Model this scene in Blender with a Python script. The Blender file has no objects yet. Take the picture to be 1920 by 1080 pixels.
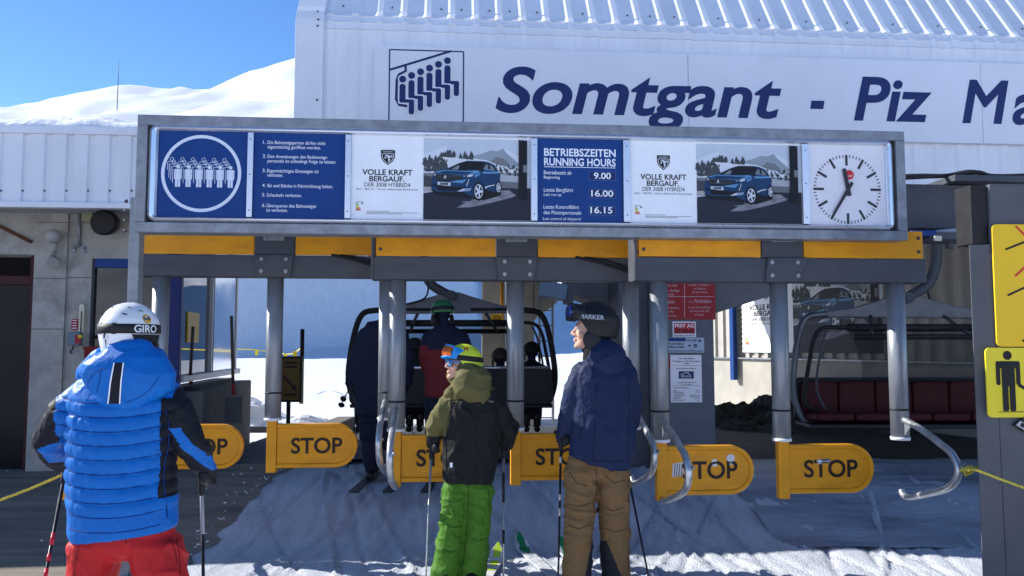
import bpy, bmesh, math, random
import numpy as np
from mathutils import Vector as V, Matrix, noise
R = math.radians
random.seed(7)
scene = bpy.context.scene
COL = scene.collection

# ------------------------------------------------------------------ camera, sky, sun, exposure
F, CAMZ, PITCH = 1507.0, 1.6, math.atan(110/1507.0)
cam = bpy.data.cameras.new("camera"); cam.lens = 36*F/1920; cam.sensor_width = 36; cam.clip_end = 2000; cam.clip_start = .05
camo = bpy.data.objects.new("camera", cam); COL.objects.link(camo)
camo.location = (0, 0, CAMZ); camo.rotation_euler = (R(90)+PITCH, 0, 0); scene.camera = camo
SUN_EL = R(32.5); SUN_H = V((-.957, .29, 0)).normalized()
world = bpy.data.worlds.new("World"); scene.world = world; world.use_nodes = True
wn = world.node_tree.nodes; wl = world.node_tree.links
sky = wn.new('ShaderNodeTexSky'); sky.sky_type = 'NISHITA'; sky.sun_disc = False
sky.sun_elevation = SUN_EL; sky.sun_rotation = math.atan2(SUN_H.x, SUN_H.y)
sky.altitude = 2400; sky.air_density = 1.0; sky.dust_density = .0; sky.ozone_density = 2.0
hsv = wn.new('ShaderNodeHueSaturation'); hsv.inputs['Saturation'].default_value = 1.2; hsv.inputs['Hue'].default_value = .504; wl.new(sky.outputs[0], hsv.inputs['Color']); wl.new(hsv.outputs[0], wn['Background'].inputs[0]); wn['Background'].inputs[1].default_value = .105
sd = bpy.data.lights.new("sun", 'SUN'); sd.energy = 4.1; sd.angle = R(.5); sd.color = (1, .965, .91)
so = bpy.data.objects.new("sun", sd); COL.objects.link(so)
to_sun = V((SUN_H.x*math.cos(SUN_EL), SUN_H.y*math.cos(SUN_EL), math.sin(SUN_EL)))
so.rotation_euler = to_sun.to_track_quat('Z', 'Y').to_euler(); so.location = to_sun*60
scene.view_settings.view_transform = 'Standard'; scene.view_settings.look = 'None'
scene.view_settings.gamma = 1; scene.view_settings.exposure = 1.05
scene.cycles.max_bounces = 8; scene.cycles.use_denoising = True

def ray(px, py):
    xr, yr = (px-960)/F, (540-py)/F
    return V((xr, math.cos(PITCH)-yr*math.sin(PITCH), math.sin(PITCH)+yr*math.cos(PITCH)))
def P(px, py, Y):                       # world point seen at a photo position, Y metres in front
    d = ray(px, py); return V((0, 0, CAMZ)) + d*(Y/d.y)
def G(px, py, z=0.0):                   # world point of the horizontal plane z
    d = ray(px, py); return V((0, 0, CAMZ)) + d*((z-CAMZ)/d.z)
class Plane:                            # upright plane: origin, yaw; uv() gives metres along it and height above origin
    def __init__(s, o, yaw):
        s.o = o; s.yaw = yaw; s.g = V((math.cos(yaw), math.sin(yaw), 0)); s.n = V((math.sin(yaw), -math.cos(yaw), 0))
    def uv(s, px, py):
        d = ray(px, py); c = V((0, 0, CAMZ)); t = (s.o-c).dot(s.n)/d.dot(s.n); p = c+d*t-s.o
        return p.dot(s.g), p.z
    def pt(s, u, v, off=0): return s.o+s.g*u+V((0, 0, v))+s.n*off

# ------------------------------------------------------------------ materials
MATS = {}
def mat(name, col, rough=.6, metal=0, var=.1, vs=5., bump=.0, bs=60., coat=0, stretch=(1, 1, 1), dirt=None, dirt_s=2., dirt_amt=.5, spec=.22, alpha=None):
    if name in MATS: return MATS[name]
    m = bpy.data.materials.new(name); m.use_nodes = True; MATS[name] = m
    n, l = m.node_tree.nodes, m.node_tree.links; b = n['Principled BSDF']
    b.inputs['Roughness'].default_value = rough; b.inputs['Metallic'].default_value = metal
    b.inputs['Specular IOR Level'].default_value = spec; b.inputs['Coat Weight'].default_value = coat
    tc = n.new('ShaderNodeTexCoord'); mp = n.new('ShaderNodeMapping'); mp.inputs['Scale'].default_value = stretch
    l.new(tc.outputs['Object'], mp.inputs[0])
    c = tuple(col)+(1,)
    nz = n.new('ShaderNodeTexNoise'); nz.inputs['Scale'].default_value = vs; nz.inputs['Detail'].default_value = 6; nz.inputs['Roughness'].default_value = .62
    l.new(mp.outputs[0], nz.inputs[0])
    rp = n.new('ShaderNodeValToRGB'); rp.color_ramp.elements[0].position = .3; rp.color_ramp.elements[1].position = .7
    rp.color_ramp.elements[0].color = tuple(x*(1-var) for x in col)+(1,); rp.color_ramp.elements[1].color = tuple(min(1, x*(1+var)) for x in col)+(1,)
    l.new(nz.outputs[0], rp.inputs[0]); out = rp.outputs[0]
    if dirt:
        n2 = n.new('ShaderNodeTexNoise'); n2.inputs['Scale'].default_value = dirt_s; n2.inputs['Detail'].default_value = 9; n2.inputs['Roughness'].default_value = .7
        l.new(mp.outputs[0], n2.inputs[0]); r2 = n.new('ShaderNodeValToRGB'); r2.color_ramp.elements[0].position = .48; r2.color_ramp.elements[1].position = .68
        r2.color_ramp.elements[1].color = (dirt_amt,)*3+(1,); l.new(n2.outputs[0], r2.inputs[0])
        mx = n.new('ShaderNodeMix'); mx.data_type = 'RGBA'; l.new(r2.outputs[0], mx.inputs[0]); l.new(out, mx.inputs[6]); mx.inputs[7].default_value = tuple(dirt)+(1,); out = mx.outputs[2]
    l.new(out, b.inputs['Base Color'])
    rr = n.new('ShaderNodeMapRange'); rr.inputs[3].default_value = max(.02, rough-.12); rr.inputs[4].default_value = min(1, rough+.12); l.new(nz.outputs[0], rr.inputs[0]); l.new(rr.outputs[0], b.inputs['Roughness'])
    if bump:
        n3 = n.new('ShaderNodeTexNoise'); n3.inputs['Scale'].default_value = bs; n3.inputs['Detail'].default_value = 5; l.new(mp.outputs[0], n3.inputs[0])
        bp_ = n.new('ShaderNodeBump'); bp_.inputs['Strength'].default_value = bump; bp_.inputs['Distance'].default_value = .02; l.new(n3.outputs[0], bp_.inputs['Height']); l.new(bp_.outputs[0], b.inputs['Normal'])
    return m
def glass(name, tint, transp, rough=.03, ior=1.6):
    m = bpy.data.materials.new(name); m.use_nodes = True; n, l = m.node_tree.nodes, m.node_tree.links; b = n['Principled BSDF']
    b.inputs['Base Color'].default_value = tuple(tint)+(1,); b.inputs['Roughness'].default_value = rough; b.inputs['IOR'].default_value = 1.5
    t = n.new('ShaderNodeBsdfTransparent'); t.inputs[0].default_value = tuple(.55+.45*x for x in tint)+(1,)
    g_ = n.new('ShaderNodeBsdfGlossy'); g_.inputs['Roughness'].default_value = rough; fr = n.new('ShaderNodeFresnel'); fr.inputs[0].default_value = ior
    m2 = n.new('ShaderNodeMixShader'); l.new(fr.outputs[0], m2.inputs[0])
    mx = n.new('ShaderNodeMixShader'); mx.inputs[0].default_value = transp
    nz = n.new('ShaderNodeTexNoise'); nz.inputs['Scale'].default_value = 3; tc = n.new('ShaderNodeTexCoord'); l.new(tc.outputs['Object'], nz.inputs[0])
    mr = n.new('ShaderNodeMapRange'); mr.inputs[3].default_value = transp-.07; mr.inputs[4].default_value = transp+.05; l.new(nz.outputs[0], mr.inputs[0]); l.new(mr.outputs[0], mx.inputs[0])
    l.new(b.outputs[0], mx.inputs[1]); l.new(t.outputs[0], mx.inputs[2]); l.new(mx.outputs[0], m2.inputs[1]); l.new(g_.outputs[0], m2.inputs[2]); l.new(m2.outputs[0], n['Material Output'].inputs[0]); return m
def plastic(name, col, rough=.35, **k): return mat(name, col, rough, var=k.pop('var', .05), **k)

galv = mat('galvanised steel', (.25, .27, .30), .42, .45, .28, 9, .06, 80, dirt=(.15, .16, .18), dirt_s=5, dirt_amt=.45)
tubem = mat('zinc tube', (.29, .305, .325), .40, .5, .18, 7, .05, 60, stretch=(1, 1, .25), dirt=(.17, .17, .18), dirt_s=8, dirt_amt=.35)
steel_dk = mat('weathered dark steel', (.075, .082, .098), .55, .1, .25, 4, .06, 50, stretch=(.3, 1, 1), dirt=(.07, .07, .08), dirt_s=3, dirt_amt=.6)
steel_post = mat('grey painted steel post', (.095, .098, .108), .55, .05, .12, 2, .05, 40, dirt=(.06, .06, .065), dirt_s=1.6, dirt_amt=.5)
alu = mat('anodised aluminium', (.66, .70, .78), .28, .75, .05, 3)
black = mat('black rubber', (.018, .018, .02), .55, 0, .2, 12)
blackg = plastic('black gloss', (.012, .012, .014), .25)
orange = mat('orange enamel', (.74, .31, .012), .45, 0, .10, 3, .05, 40, dirt=(.46, .17, .02), dirt_s=5, dirt_amt=.5, stretch=(.6, 1, 1.6))
sheetw = mat('white coated sheet', (.76, .79, .85), .42, 0, .05, 1.5, .02, 9, dirt=(.58, .61, .67), dirt_s=2.2, dirt_amt=.4, stretch=(1, 1, .35))
panelw = mat('white sign panel', (.74, .77, .84), .4, 0, .03, 1.2, .015, 5, dirt=(.60, .64, .72), dirt_s=1.5, dirt_amt=.3)
white = plastic('white print', (.82, .84, .88), .4)
whitep = plastic('white plastic', (.8, .8, .81), .35)
navyp = plastic('navy print', (.018, .033, .135), .45)
bluep = plastic('blue sign film', (.006, .045, .20), .42)
snow = mat('snow', (.70, .72, .765), .55, 0, .06, 3, .8, 14)
redp = plastic('red sign film', (.33, .025, .03), .45)
yellow = mat('yellow sign film', (.80, .50, .02), .4, 0, .04, 2, dirt=(.70, .40, .02), dirt_s=2, dirt_amt=.3)
yellow2 = plastic('lemon sign film', (.74, .60, .03), .4)
skin = mat('skin', (.62, .36, .26), .5, 0, .10, 18, .06, 160)
def concrete():
    m = mat('board formed concrete', (.39, .38, .35), .85, 0, .22, 1.8, .25, 35, dirt=(.12, .12, .12), dirt_s=1.7, dirt_amt=.75)
    return m
conc = concrete()

# ------------------------------------------------------------------ mesh builder
MW = {}
def tagit(o, label=None, cat=None, group=None, kind=None):
    if label: o['label'] = label
    if cat: o['category'] = cat
    if group: o['group'] = group
    if kind: o['kind'] = kind
def thing(name, label, cat, loc=(0, 0, 0), rz=0., group=None):
    o = bpy.data.objects.new(name, None); COL.objects.link(o); o.empty_display_size = .1
    o.location = loc; o.rotation_euler = (0, 0, rz); MW[o.name] = Matrix.Translation(V(loc)) @ Matrix.Rotation(rz, 4, 'Z')
    tagit(o, label, cat, group); return o
_txt = {}
def text2d(s, bold=0., shear=0., spacing=1.):
    k = (s, bold, shear, spacing)
    if k in _txt: return _txt[k]
    c = bpy.data.curves.new("t", 'FONT'); c.body = s; c.size = 1; c.shear = shear; c.resolution_u = 3 if len(s) > 9 and s != 'artegnas' else 7; c.bevel_depth = bold; c.bevel_resolution = 0; c.space_character = spacing; c.fill_mode = 'FRONT' if not bold else 'BOTH'
    o = bpy.data.objects.new("t", c); COL.objects.link(o)
    bpy.context.view_layer.update()
    me = o.to_mesh(); vs = [(v.co.x, v.co.y, max(0, v.co.z)/max(bold, .001)) for v in me.vertices]; fs = [tuple(p.vertices) for p in me.polygons if p.normal.z > 1e-4]
    o.to_mesh_clear(); bpy.data.objects.remove(o); bpy.data.curves.remove(c)
    x0 = min(v[0] for v in vs); x1 = max(v[0] for v in vs)
    _txt[k] = ([(v[0]-x0, v[1], v[2]) for v in vs], fs, x1-x0); return _txt[k]
CAPH = None
class MB:
    def __init__(s): s.v = []; s.f = []; s.m = []; s.T = Matrix.Identity(4); s.mi = 0; s.sm = []
    def add(s, vs, fs, smooth=False):
        b = len(s.v); s.v += [s.T @ V(p) for p in vs]; s.f += [tuple(b+i for i in f) for f in fs]; s.m += [s.mi]*len(fs); s.sm += [smooth]*len(fs); return s
    def box(s, c, d, rot=None):
        c = V(c); h = V(d)*.5; vs = [V((x*h.x, y*h.y, z*h.z)) for x in (-1, 1) for y in (-1, 1) for z in (-1, 1)]
        if rot is not None: vs = [rot @ p for p in vs]
        return s.add([c+p for p in vs], [(0, 1, 3, 2), (4, 6, 7, 5), (0, 4, 5, 1), (2, 3, 7, 6), (0, 2, 6, 4), (1, 5, 7, 3)])
    def prism(s, poly, o, ax, ay, depth):      # polygon in (ax, ay), thickness along ax x ay from o
        o, ax, ay = V(o), V(ax), V(ay); nz = ax.cross(ay).normalized()*depth; n = len(poly)
        a = [o+ax*x+ay*y for x, y in poly]; b = [p+nz for p in a]
        return s.add(a+b, [tuple(range(n-1, -1, -1)), tuple(range(n, 2*n))]+[(i, (i+1) % n, n+(i+1) % n, n+i) for i in range(n)])
    def flat(s, poly, pl, off):                # flat polygon on a Plane, (u,v) list
        pts = [pl.pt(u, v, off) for u, v in poly]; return s.add(pts, [tuple(range(len(pts)))])
    def rings(s, R_, side=(1, 0, 0), n=14, cap=True, smooth=True, pw=1.0):
        side = V(side); C = [V(r[0]) for r in R_]; rows = []
        k = len(C)
        T = [((C[min(i+1, k-1)]-C[max(i-1, 0)]).normalized() if (C[min(i+1, k-1)]-C[max(i-1, 0)]).length > 1e-9 else V((0, 0, 1))) for i in range(k)]
        ext = list(zip(C, T, [r[1] for r in R_], [r[2] if len(r) > 2 else r[1] for r in R_]))
        if cap:
            c, t, a, b = ext[0]; m = min(a, b); ext = [(c-t*m*.85, t, a*.45, b*.45), (c-t*m*.55, t, a*.8, b*.8)]+ext
            c, t, a, b = ext[-1]; m = min(a, b); ext = ext if cap == 'top' else ext+[(c+t*m*.55, t, a*.8, b*.8), (c+t*m*.85, t, a*.45, b*.45)]
        vs = []
        prev = side
        for c, t, a, b in ext:
            sd_ = prev-t*prev.dot(t)
            if sd_.length < 1e-3: sd_ = V((0, 1, 0))-t*t.y
            sd_.normalize(); prev = sd_ if side.length < .5 else side; f = t.cross(sd_)
            for i in range(n):
                th = 2*math.pi*i/n; cx, sx = math.cos(th), math.sin(th)
                if pw != 1: cx, sx = math.copysign(abs(cx)**pw, cx), math.copysign(abs(sx)**pw, sx)
                vs.append(c+sd_*a*cx+f*b*sx)
        m = len(ext); fs = [(r*n+i, r*n+(i+1) % n, (r+1)*n+(i+1) % n, (r+1)*n+i) for r in range(m-1) for i in range(n)]
        fs += [tuple(range(n-1, -1, -1)), tuple(range((m-1)*n, m*n))]
        return s.add(vs, fs, smooth)
    def tube(s, pts, r, n=10, smooth=True):    # swept round tube with parallel transport
        C = [V(p) for p in pts]; k = len(C); rr = r if isinstance(r, (list, tuple)) else [r]*k
        T = [(C[min(i+1, k-1)]-C[max(i-1, 0)]).normalized() for i in range(k)]
        u = T[0].orthogonal().normalized(); vs = []
        for i in range(k):
            u = (u-T[i]*u.dot(T[i])).normalized(); w = T[i].cross(u)
            for j in range(n):
                th = 2*math.pi*j/n; vs.append(C[i]+(u*math.cos(th)+w*math.sin(th))*rr[i])
        fs = [(i*n+j, i*n+(j+1) % n, (i+1)*n+(j+1) % n, (i+1)*n+j) for i in range(k-1) for j in range(n)]
        s.add(vs, fs, smooth); b = len(s.v)-len(vs)
        s.f += [tuple(b+i for i in range(n-1, -1, -1)), tuple(b+(k-1)*n+i for i in range(n))]; s.m += [s.mi]*2; s.sm += [False]*2; return s
    def ell(s, M4, nu=16, nv=10):
        vs = [M4 @ V((math.sin(math.pi*i/nv)*math.cos(2*math.pi*j/nu), math.sin(math.pi*i/nv)*math.sin(2*math.pi*j/nu), math.cos(math.pi*i/nv))) for i in range(1, nv) for j in range(nu)]
        vs += [M4 @ V((0, 0, 1)), M4 @ V((0, 0, -1))]; N = (nv-1)*nu
        fs = [(i*nu+j, (i+1)*nu+j, (i+1)*nu+(j+1) % nu, i*nu+(j+1) % nu) for i in range(nv-2) for j in range(nu)]
        fs += [(N, j, (j+1) % nu) for j in range(nu)]+[(N+1, (nv-2)*nu+(j+1) % nu, (nv-2)*nu+j) for j in range(nu)]
        return s.add(vs, fs, True)
    def text(s, t, pl, u, v, cap, width=None, off=.002, bold=0., shear=0., spacing=1.):
        global CAPH
        if CAPH is None: a = text2d('H')[0]; CAPH = max(p[1] for p in a)-min(p[1] for p in a)
        vs, fs, w = text2d(t, bold, shear, spacing); k = cap/CAPH; kx = k if width is None else width/w
        return s.add([pl.pt(u+x*kx, v+y*k, off+.0008*z_*(1 if bold else 0)) for x, y, z_ in vs], fs)
    def build(s, name, mats, parent=None, local=False, bevel=0, label=None, cat=None, group=None, kind=None, seg=2):
        me = bpy.data.meshes.new(name)
        if not isinstance(mats, (list, tuple)): mats = [mats]
        vs = s.v; loc = V((0, 0, 0))
        if parent is not None:
            if not local: iv = MW[parent.name].inverted(); vs = [iv @ p for p in vs]
        elif not local:
            xs = [p.x for p in vs]; ys = [p.y for p in vs]; zs = [p.z for p in vs]
            loc = V(((min(xs)+max(xs))/2, (min(ys)+max(ys))/2, min(zs))); vs = [p-loc for p in vs]
        me.from_pydata([tuple(p) for p in vs], [], s.f)
        for m in mats: me.materials.append(m)
        me.polygons.foreach_set('material_index', s.m); me.polygons.foreach_set('use_smooth', s.sm); me.update()
        o = bpy.data.objects.new(name, me); COL.objects.link(o); o.location = loc
        if parent is not None: o.parent = parent; MW[o.name] = MW[parent.name]
        else: MW[o.name] = Matrix.Translation(loc)
        if bevel:
            b = o.modifiers.new('bevel', 'BEVEL'); b.width = bevel; b.segments = seg; b.limit_method = 'ANGLE'; b.angle_limit = R(50)
        tagit(o, label, cat, group, kind); return o
def smoothstep(t): t = min(1, max(0, t)); return t*t*(3-2*t)
def lerp_table(x, tb):
    if x <= tb[0][0]: return tb[0][1]
    for (a, b), (c, d) in zip(tb, tb[1:]):
        if x <= c: return b+(d-b)*(x-a)/(c-a)
    return tb[-1][1]
def curve(pts, n=8):                           # Catmull-Rom through points
    pts = [V(p) for p in pts]; out = []
    for i in range(len(pts)-1):
        a, b, c, d = pts[max(i-1, 0)], pts[i], pts[i+1], pts[min(i+2, len(pts)-1)]
        for k in range(n):
            t = k/n; out.append(.5*((2*b)+(c-a)*t+(2*a-5*b+4*c-d)*t*t+(3*b-a-3*c+d)*t**3))
    return out+[pts[-1]]
def circ(cx, cy, r, n=24, ry=None): return [(cx+r*math.cos(2*math.pi*i/n), cy+(ry or r)*math.sin(2*math.pi*i/n)) for i in range(n)]
def rrect(x0, y0, x1, y1, r, n=5):
    out = []
    for cx, cy, a in ((x1-r, y1-r, 0), (x0+r, y1-r, 90), (x0+r, y0+r, 180), (x1-r, y0+r, 270)):
        out += [(cx+r*math.cos(R(a+90*i/n)), cy+r*math.sin(R(a+90*i/n))) for i in range(n+1)]
    return out
def ringpoly(mb, pl, c, r0, r1, off, n=48):
    vs = [pl.pt(c[0]+r*math.cos(2*math.pi*i/n), c[1]+r*math.sin(2*math.pi*i/n), off) for r in (r0, r1) for i in range(n)]
    mb.add(vs, [(i, n+i, n+(i+1) % n, (i+1) % n) for i in range(n)])
def stroke(mb, pl, pts, w, off):               # flat stroke with mitred joints on a Plane
    n = len(pts); L = []; Rr = []
    for i in range(n):
        a = V(pts[max(i-1, 0)]+(0,)); b = V(pts[min(i+1, n-1)]+(0,)); t = (b-a).normalized(); p = (-t.y*w/2, t.x*w/2)
        L.append((pts[i][0]+p[0], pts[i][1]+p[1])); Rr.append((pts[i][0]-p[0], pts[i][1]-p[1]))
    for i in range(n-1): mb.flat([Rr[i], Rr[i+1], L[i+1], L[i]], pl, off)

# ------------------------------------------------------------------ terrain and ground
CREST = [(-70, 17), (-44.6, 18.2), (-40, 19.2), (-35.3, 20.1), (-30.7, 19.9), (-26, 20.7), (-22.3, 21.9), (-19, 23.3), (-16, 23.4), (-14, 22), (-10, 17), (-6, 9), (-3, 0), (200, 0)]
def gh(x, y):
    z = .27*smoothstep((y-6.3)/2.0)
    if y > 13.6: z = .05+.07*(y-13.6) if y < 60 else .05+.07*46.4+.16*(y-60)
    if y > 26:
        u = x*70/y; T = lerp_table(u, CREST); y0 = 28+max(0, min(18, (u+25)*.75)); t = (y-y0)/(72-y0)
        if t > 0: z += T*((.30*smoothstep(t/.13)+.70*min(t, 1)) if t < 1 else 1-.02*(y-72)*(1 if y < 100 else 1))
    if y < -25: z += 22*smoothstep((-25-y)/70)+4*noise.noise(V((x*.03, y*.03, 3)))*smoothstep((-25-y)/40)
    if y > 34: z += smoothstep((y-34)/8)*(1.0*noise.noise(V((x*.16, y*.16, 2)))+.42*noise.noise(V((x*.45, y*.45, 6))))
    z += .25*noise.noise(V((x*.12, y*.12, 0)))*smoothstep((y-15)/12)+.06*noise.noise(V((x*.9, y*.9, 5)))*smoothstep((y-13.7)/3)
    return z
def track(x, y):                               # ski grooves and chopped snow
    t = 0
    for i, (ax, dx, w, d) in enumerate(TR):
        e = (x-ax-dx*(y-5))+.04*math.sin(y*1.7+i); t -= d*math.exp(-(e/w)**2)
    t += .007*noise.noise(V((x*4, y*2.6, 1)))+.005*noise.noise(V((x*14, y*9, 2)))+.006*noise.noise(V((x*34, y*24, 4)))
    return t
TR = [(random.uniform(-2.3, 3.4), random.uniform(-.45, .4), random.uniform(.011, .024), random.choice((-1, 1, 1))*random.uniform(.010, .028)) for _ in range(62)]
def axis(segs):
    out = []
    for a, b, st in segs:
        n = max(1, round((b-a)/st)); out += [a+(b-a)*i/n for i in range(n)]
    return out+[segs[-1][1]]
xs = axis([(-180, -60, 12), (-60, -12, 1.2), (-12, -3, .4), (-3, 4.2, .03), (4.2, 12, .3), (12, 60, 3), (60, 180, 12)])
ys = axis([(-140, -20, 8), (-20, 4.6, .8), (4.6, 7.4, .03), (7.4, 10.5, .06), (10.5, 14, .25), (14, 26, .5), (26, 76, .7), (76, 200, 8)])
mb = MB(); nx = len(xs); vs = []
for y in ys:
    for x in xs:
        z = gh(x, y)
        if -3.2 < x < 4.4 and 4.4 < y < 10.6: z += track(x, y)*smoothstep((x+2.6)/.25)*(1-smoothstep((y-9.4)/.8))
        if x < -2.5 and 0 < y < 14: z -= .05*smoothstep((-2.5-x)/.15)
        if y > 9.0 and y < 13.6: z -= .05*smoothstep((y-9.0)/.3)
        vs.append((x, y, z))
mb.add(vs, [(j*nx+i, j*nx+i+1, (j+1)*nx+i+1, (j+1)*nx+i) for j in range(len(ys)-1) for i in range(nx-1)], True)
for i, f in enumerate(mb.f):
    x, y = mb.v[f[0]].x, mb.v[f[0]].y; mb.m[i] = 1 if (-3.2 < x < 10 and 5.0 < y < 13.7) else (2 if y < -24 else 0)
ground = mb.build('snow_ground', [snow, mat('trodden snow', (.53, .56, .61), .6, 0, .12, 3.2, .8, 55, stretch=(2.4, .55, 1), dirt=(.28, .31, .36), dirt_s=1.3, dirt_amt=.6), mat('rocky alpine slope', (.78, .80, .84), .7, 0, .05, .1, dirt=(.05, .05, .052), dirt_s=.12, dirt_amt=.95)], local=True, kind='structure')
# timber and asphalt forecourt on the left, rubber-matted platform behind
def sheet(name, poly, m, step=.25, dz=.006, rough=.004, rag=0):
    x0, x1 = min(p[0] for p in poly), max(p[0] for p in poly); y0, y1 = min(p[1] for p in poly), max(p[1] for p in poly)
    X = axis([(x0, x1, step)]); Y = axis([(y0, y1, step)]); q = MB(); n = len(X)
    rg = lambda x, y: x+(rag*(.16*noise.noise(V((y*1.1, 3, 0)))+.10*noise.noise(V((y*4, 7, 0)))+.04*noise.noise(V((y*13, 1, 0)))) if x > x1-.3 else 0)
    q.add([(rg(x, y), y, gh(x, min(y, 13.55))+dz+rough*noise.noise(V((x*3, y*3, 8)))) for y in Y for x in X], [(j*n+i, j*n+i+1, (j+1)*n+i+1, (j+1)*n+i) for j in range(len(Y)-1) for i in range(n-1)], True)
    return q.build(name, m, local=True, kind='structure')
deckm = mat('worn timber deck', (.215, .185, .15), .8, 0, .25, 2.5, .3, 30, stretch=(.35, 3.2, 1), dirt=(.09, .085, .08), dirt_s=1.6, dirt_amt=.8)
sheet('timber_forecourt', [(-12, 2), (-2.42, 9.2)], deckm, .1, rag=1)
matm = mat('rubber matting', (.055, .056, .062), .7, 0, .2, 3, .15, 40, dirt=(.14, .15, .18), dirt_s=2.5, dirt_amt=.35)
sheet('loading_platform', [(-3.6, 9.6), (9.5, 13.6)], matm)
sheet('rubber_mat', [(-3.3, 9.205), (-2.0, 9.595)], matm, .1)
icem = mat('dirty ice', (.32, .35, .41), .5, 0, .3, 1.2, .5, 14, stretch=(.5, 1.6, 1), dirt=(.10, .11, .125), dirt_s=1.1, dirt_amt=.8)
sheet('icy_verge', [(2.15, 6.5), (8, 9.55)], icem, .12, .012, .03)
q = MB(); rn_ = random.Random(12)
for k in range(80):
    y = rn_.uniform(4.9, 9.0); x = -2.45-abs(rn_.gauss(0, .16 if k < 60 else 1.2)); r = rn_.uniform(.004, .013)
    q.ell(Matrix.Translation((x, y, gh(x, y)+.008+r*.3)) @ Matrix.Rotation(rn_.random()*3, 4, 'Z') @ Matrix.Diagonal((r*1.5, r, r*.6, 1)), 7, 5)
for k in range(60):
    a, d = rn_.random()*6.28, abs(rn_.gauss(0, .10)); x, y = G(60, 972).x+1.8*d*math.cos(a), G(60, 972).y+d*math.sin(a); r = rn_.uniform(.01, .03); q.ell(Matrix.Translation((x, y, .01)) @ Matrix.Diagonal((r*1.5, r, r*.5, 1)), 7, 5)
q.build('snow_crumbs', snow, kind='stuff', label='loose snow crumbs scattered on the dark forecourt', cat='snow')
q = MB(); q.box((0, 13.66, .11), (13, .1, .3)); q.build('platform_edge', mat('platform edge steel', (.05, .05, .055), .6, .2), kind='structure')
# ------------------------------------------------------------------ station hall with ribbed cladding
YAW = R(4.6)
FP = Plane(P(550, 400, 8.0), YAW); FP.o = V((FP.o.x, FP.o.y, 0))
zt = FP.uv(606, 54)[1]; zb = P(1760, 338, 8.4).z-.02; UF = 15.0
PROF = [(0, zb), (0, zt), (.012, zt+.085), (.045, zt+.165), (.10, zt+.235)]
PROF += [(.10+.56*k, zt+.235+.82*k) for k in (.5, 1, 1.6, 2.3)]
yq, zq = PROF[-1]; PROF += [(yq+.9, zq+.9), (yq+2.2, zq+1.25), (yq+4.4, zq+1.3), (yq+6.2, zq+.5), (yq+7, zq-1.2), (yq+7, zb)]
station = thing('station_hall', 'large white ribbed metal lift station hall carrying the long lettered name panel', 'building', FP.pt(0, 0), YAW)
def section(k):
    a = PROF[max(k-1, 0)]; b = PROF[min(k+1, len(PROF)-1)]; t = V((b[0]-a[0], b[1]-a[1], 0)).normalized(); return (-t.y, t.x)   # outward normal (y,z): left of travel
def sheetgrid(us, prof, nrm):
    q = MB(); n = len(us)
    vs = []
    for (y, z), (ny, nz) in zip(prof, nrm):
        for u, o in us: vs.append(FP.pt(u, 0)-FP.n*(y+ny*o)+V((0, 0, z+nz*o)))
    q.add(vs, [(j*n+i, j*n+i+1, (j+1)*n+i+1, (j+1)*n+i) for j in range(len(prof)-1) for i in range(n-1)]); return q
# cladding: wide pans and narrow raised ribs; creases at the eaves bend
pitch = .249; u0 = FP.uv(612, 120)[0]
us = []
u = u0
while u < UF: us += [(u-.02, 0), (u+.014, .016), (u+.065, .016), (u+.099, 0)]; u += pitch
prof2 = []; nr2 = []
for k, (p, nn) in enumerate(zip(PROF, [section(k) for k in range(len(PROF))])):
    if 1 <= k <= 3:                     # small step where the sheet is crimped
        prof2 += [(p[0]-.0, p[1]-.006), (p[0]-.012, p[1]-.002), (p[0]-.002, p[1]+.006)]; nr2 += [nn]*3
    else: prof2.append(p); nr2.append(nn)
sheetgrid(us, prof2, nr2).build('cladding', sheetw, station)
ue = FP.uv(550, 300)[0]
sheetgrid([(ue, .03), (ue+.004, .045), (u0-.03, .045), (u0-.026, .002), (u0+.004, .001)], PROF, [section(k) for k in range(len(PROF))]).build('corner_trim', sheetw, station)
q = MB(); q.prism(list(PROF), FP.pt(ue-.004, 0), -FP.n, (0, 0, 1), .03); q.build('gable', sheetw, station)
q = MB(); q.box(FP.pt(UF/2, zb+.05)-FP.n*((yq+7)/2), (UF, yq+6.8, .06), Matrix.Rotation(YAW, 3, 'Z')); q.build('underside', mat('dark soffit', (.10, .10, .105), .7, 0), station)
q = MB(); rnd = random.Random(3)
u = u0+.16; k = 0
while u < UF-1:
    for (y, z) in ((PROF[4][0]+.03, PROF[4][1]+.07),):
        if k % 2 == 0 or rnd.random() < .3: q.ell(Matrix.Translation(FP.pt(u+rnd.uniform(-.03, .03), z)-FP.n*y) @ Matrix.Scale(.011, 4), 8, 5); q.v and q.build('screw', steel_dk, station); q = MB()
    u += pitch; k += 1
for px, py in ((597, 25), (598, 40), (597, 52), (596, 190)): uu, vv = FP.uv(px, py); q = MB(); q.ell(Matrix.Translation(FP.pt(uu, vv, .05)) @ Matrix.Scale(.011, 4), 8, 5); q.build('screw', steel_dk, station)
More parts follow.
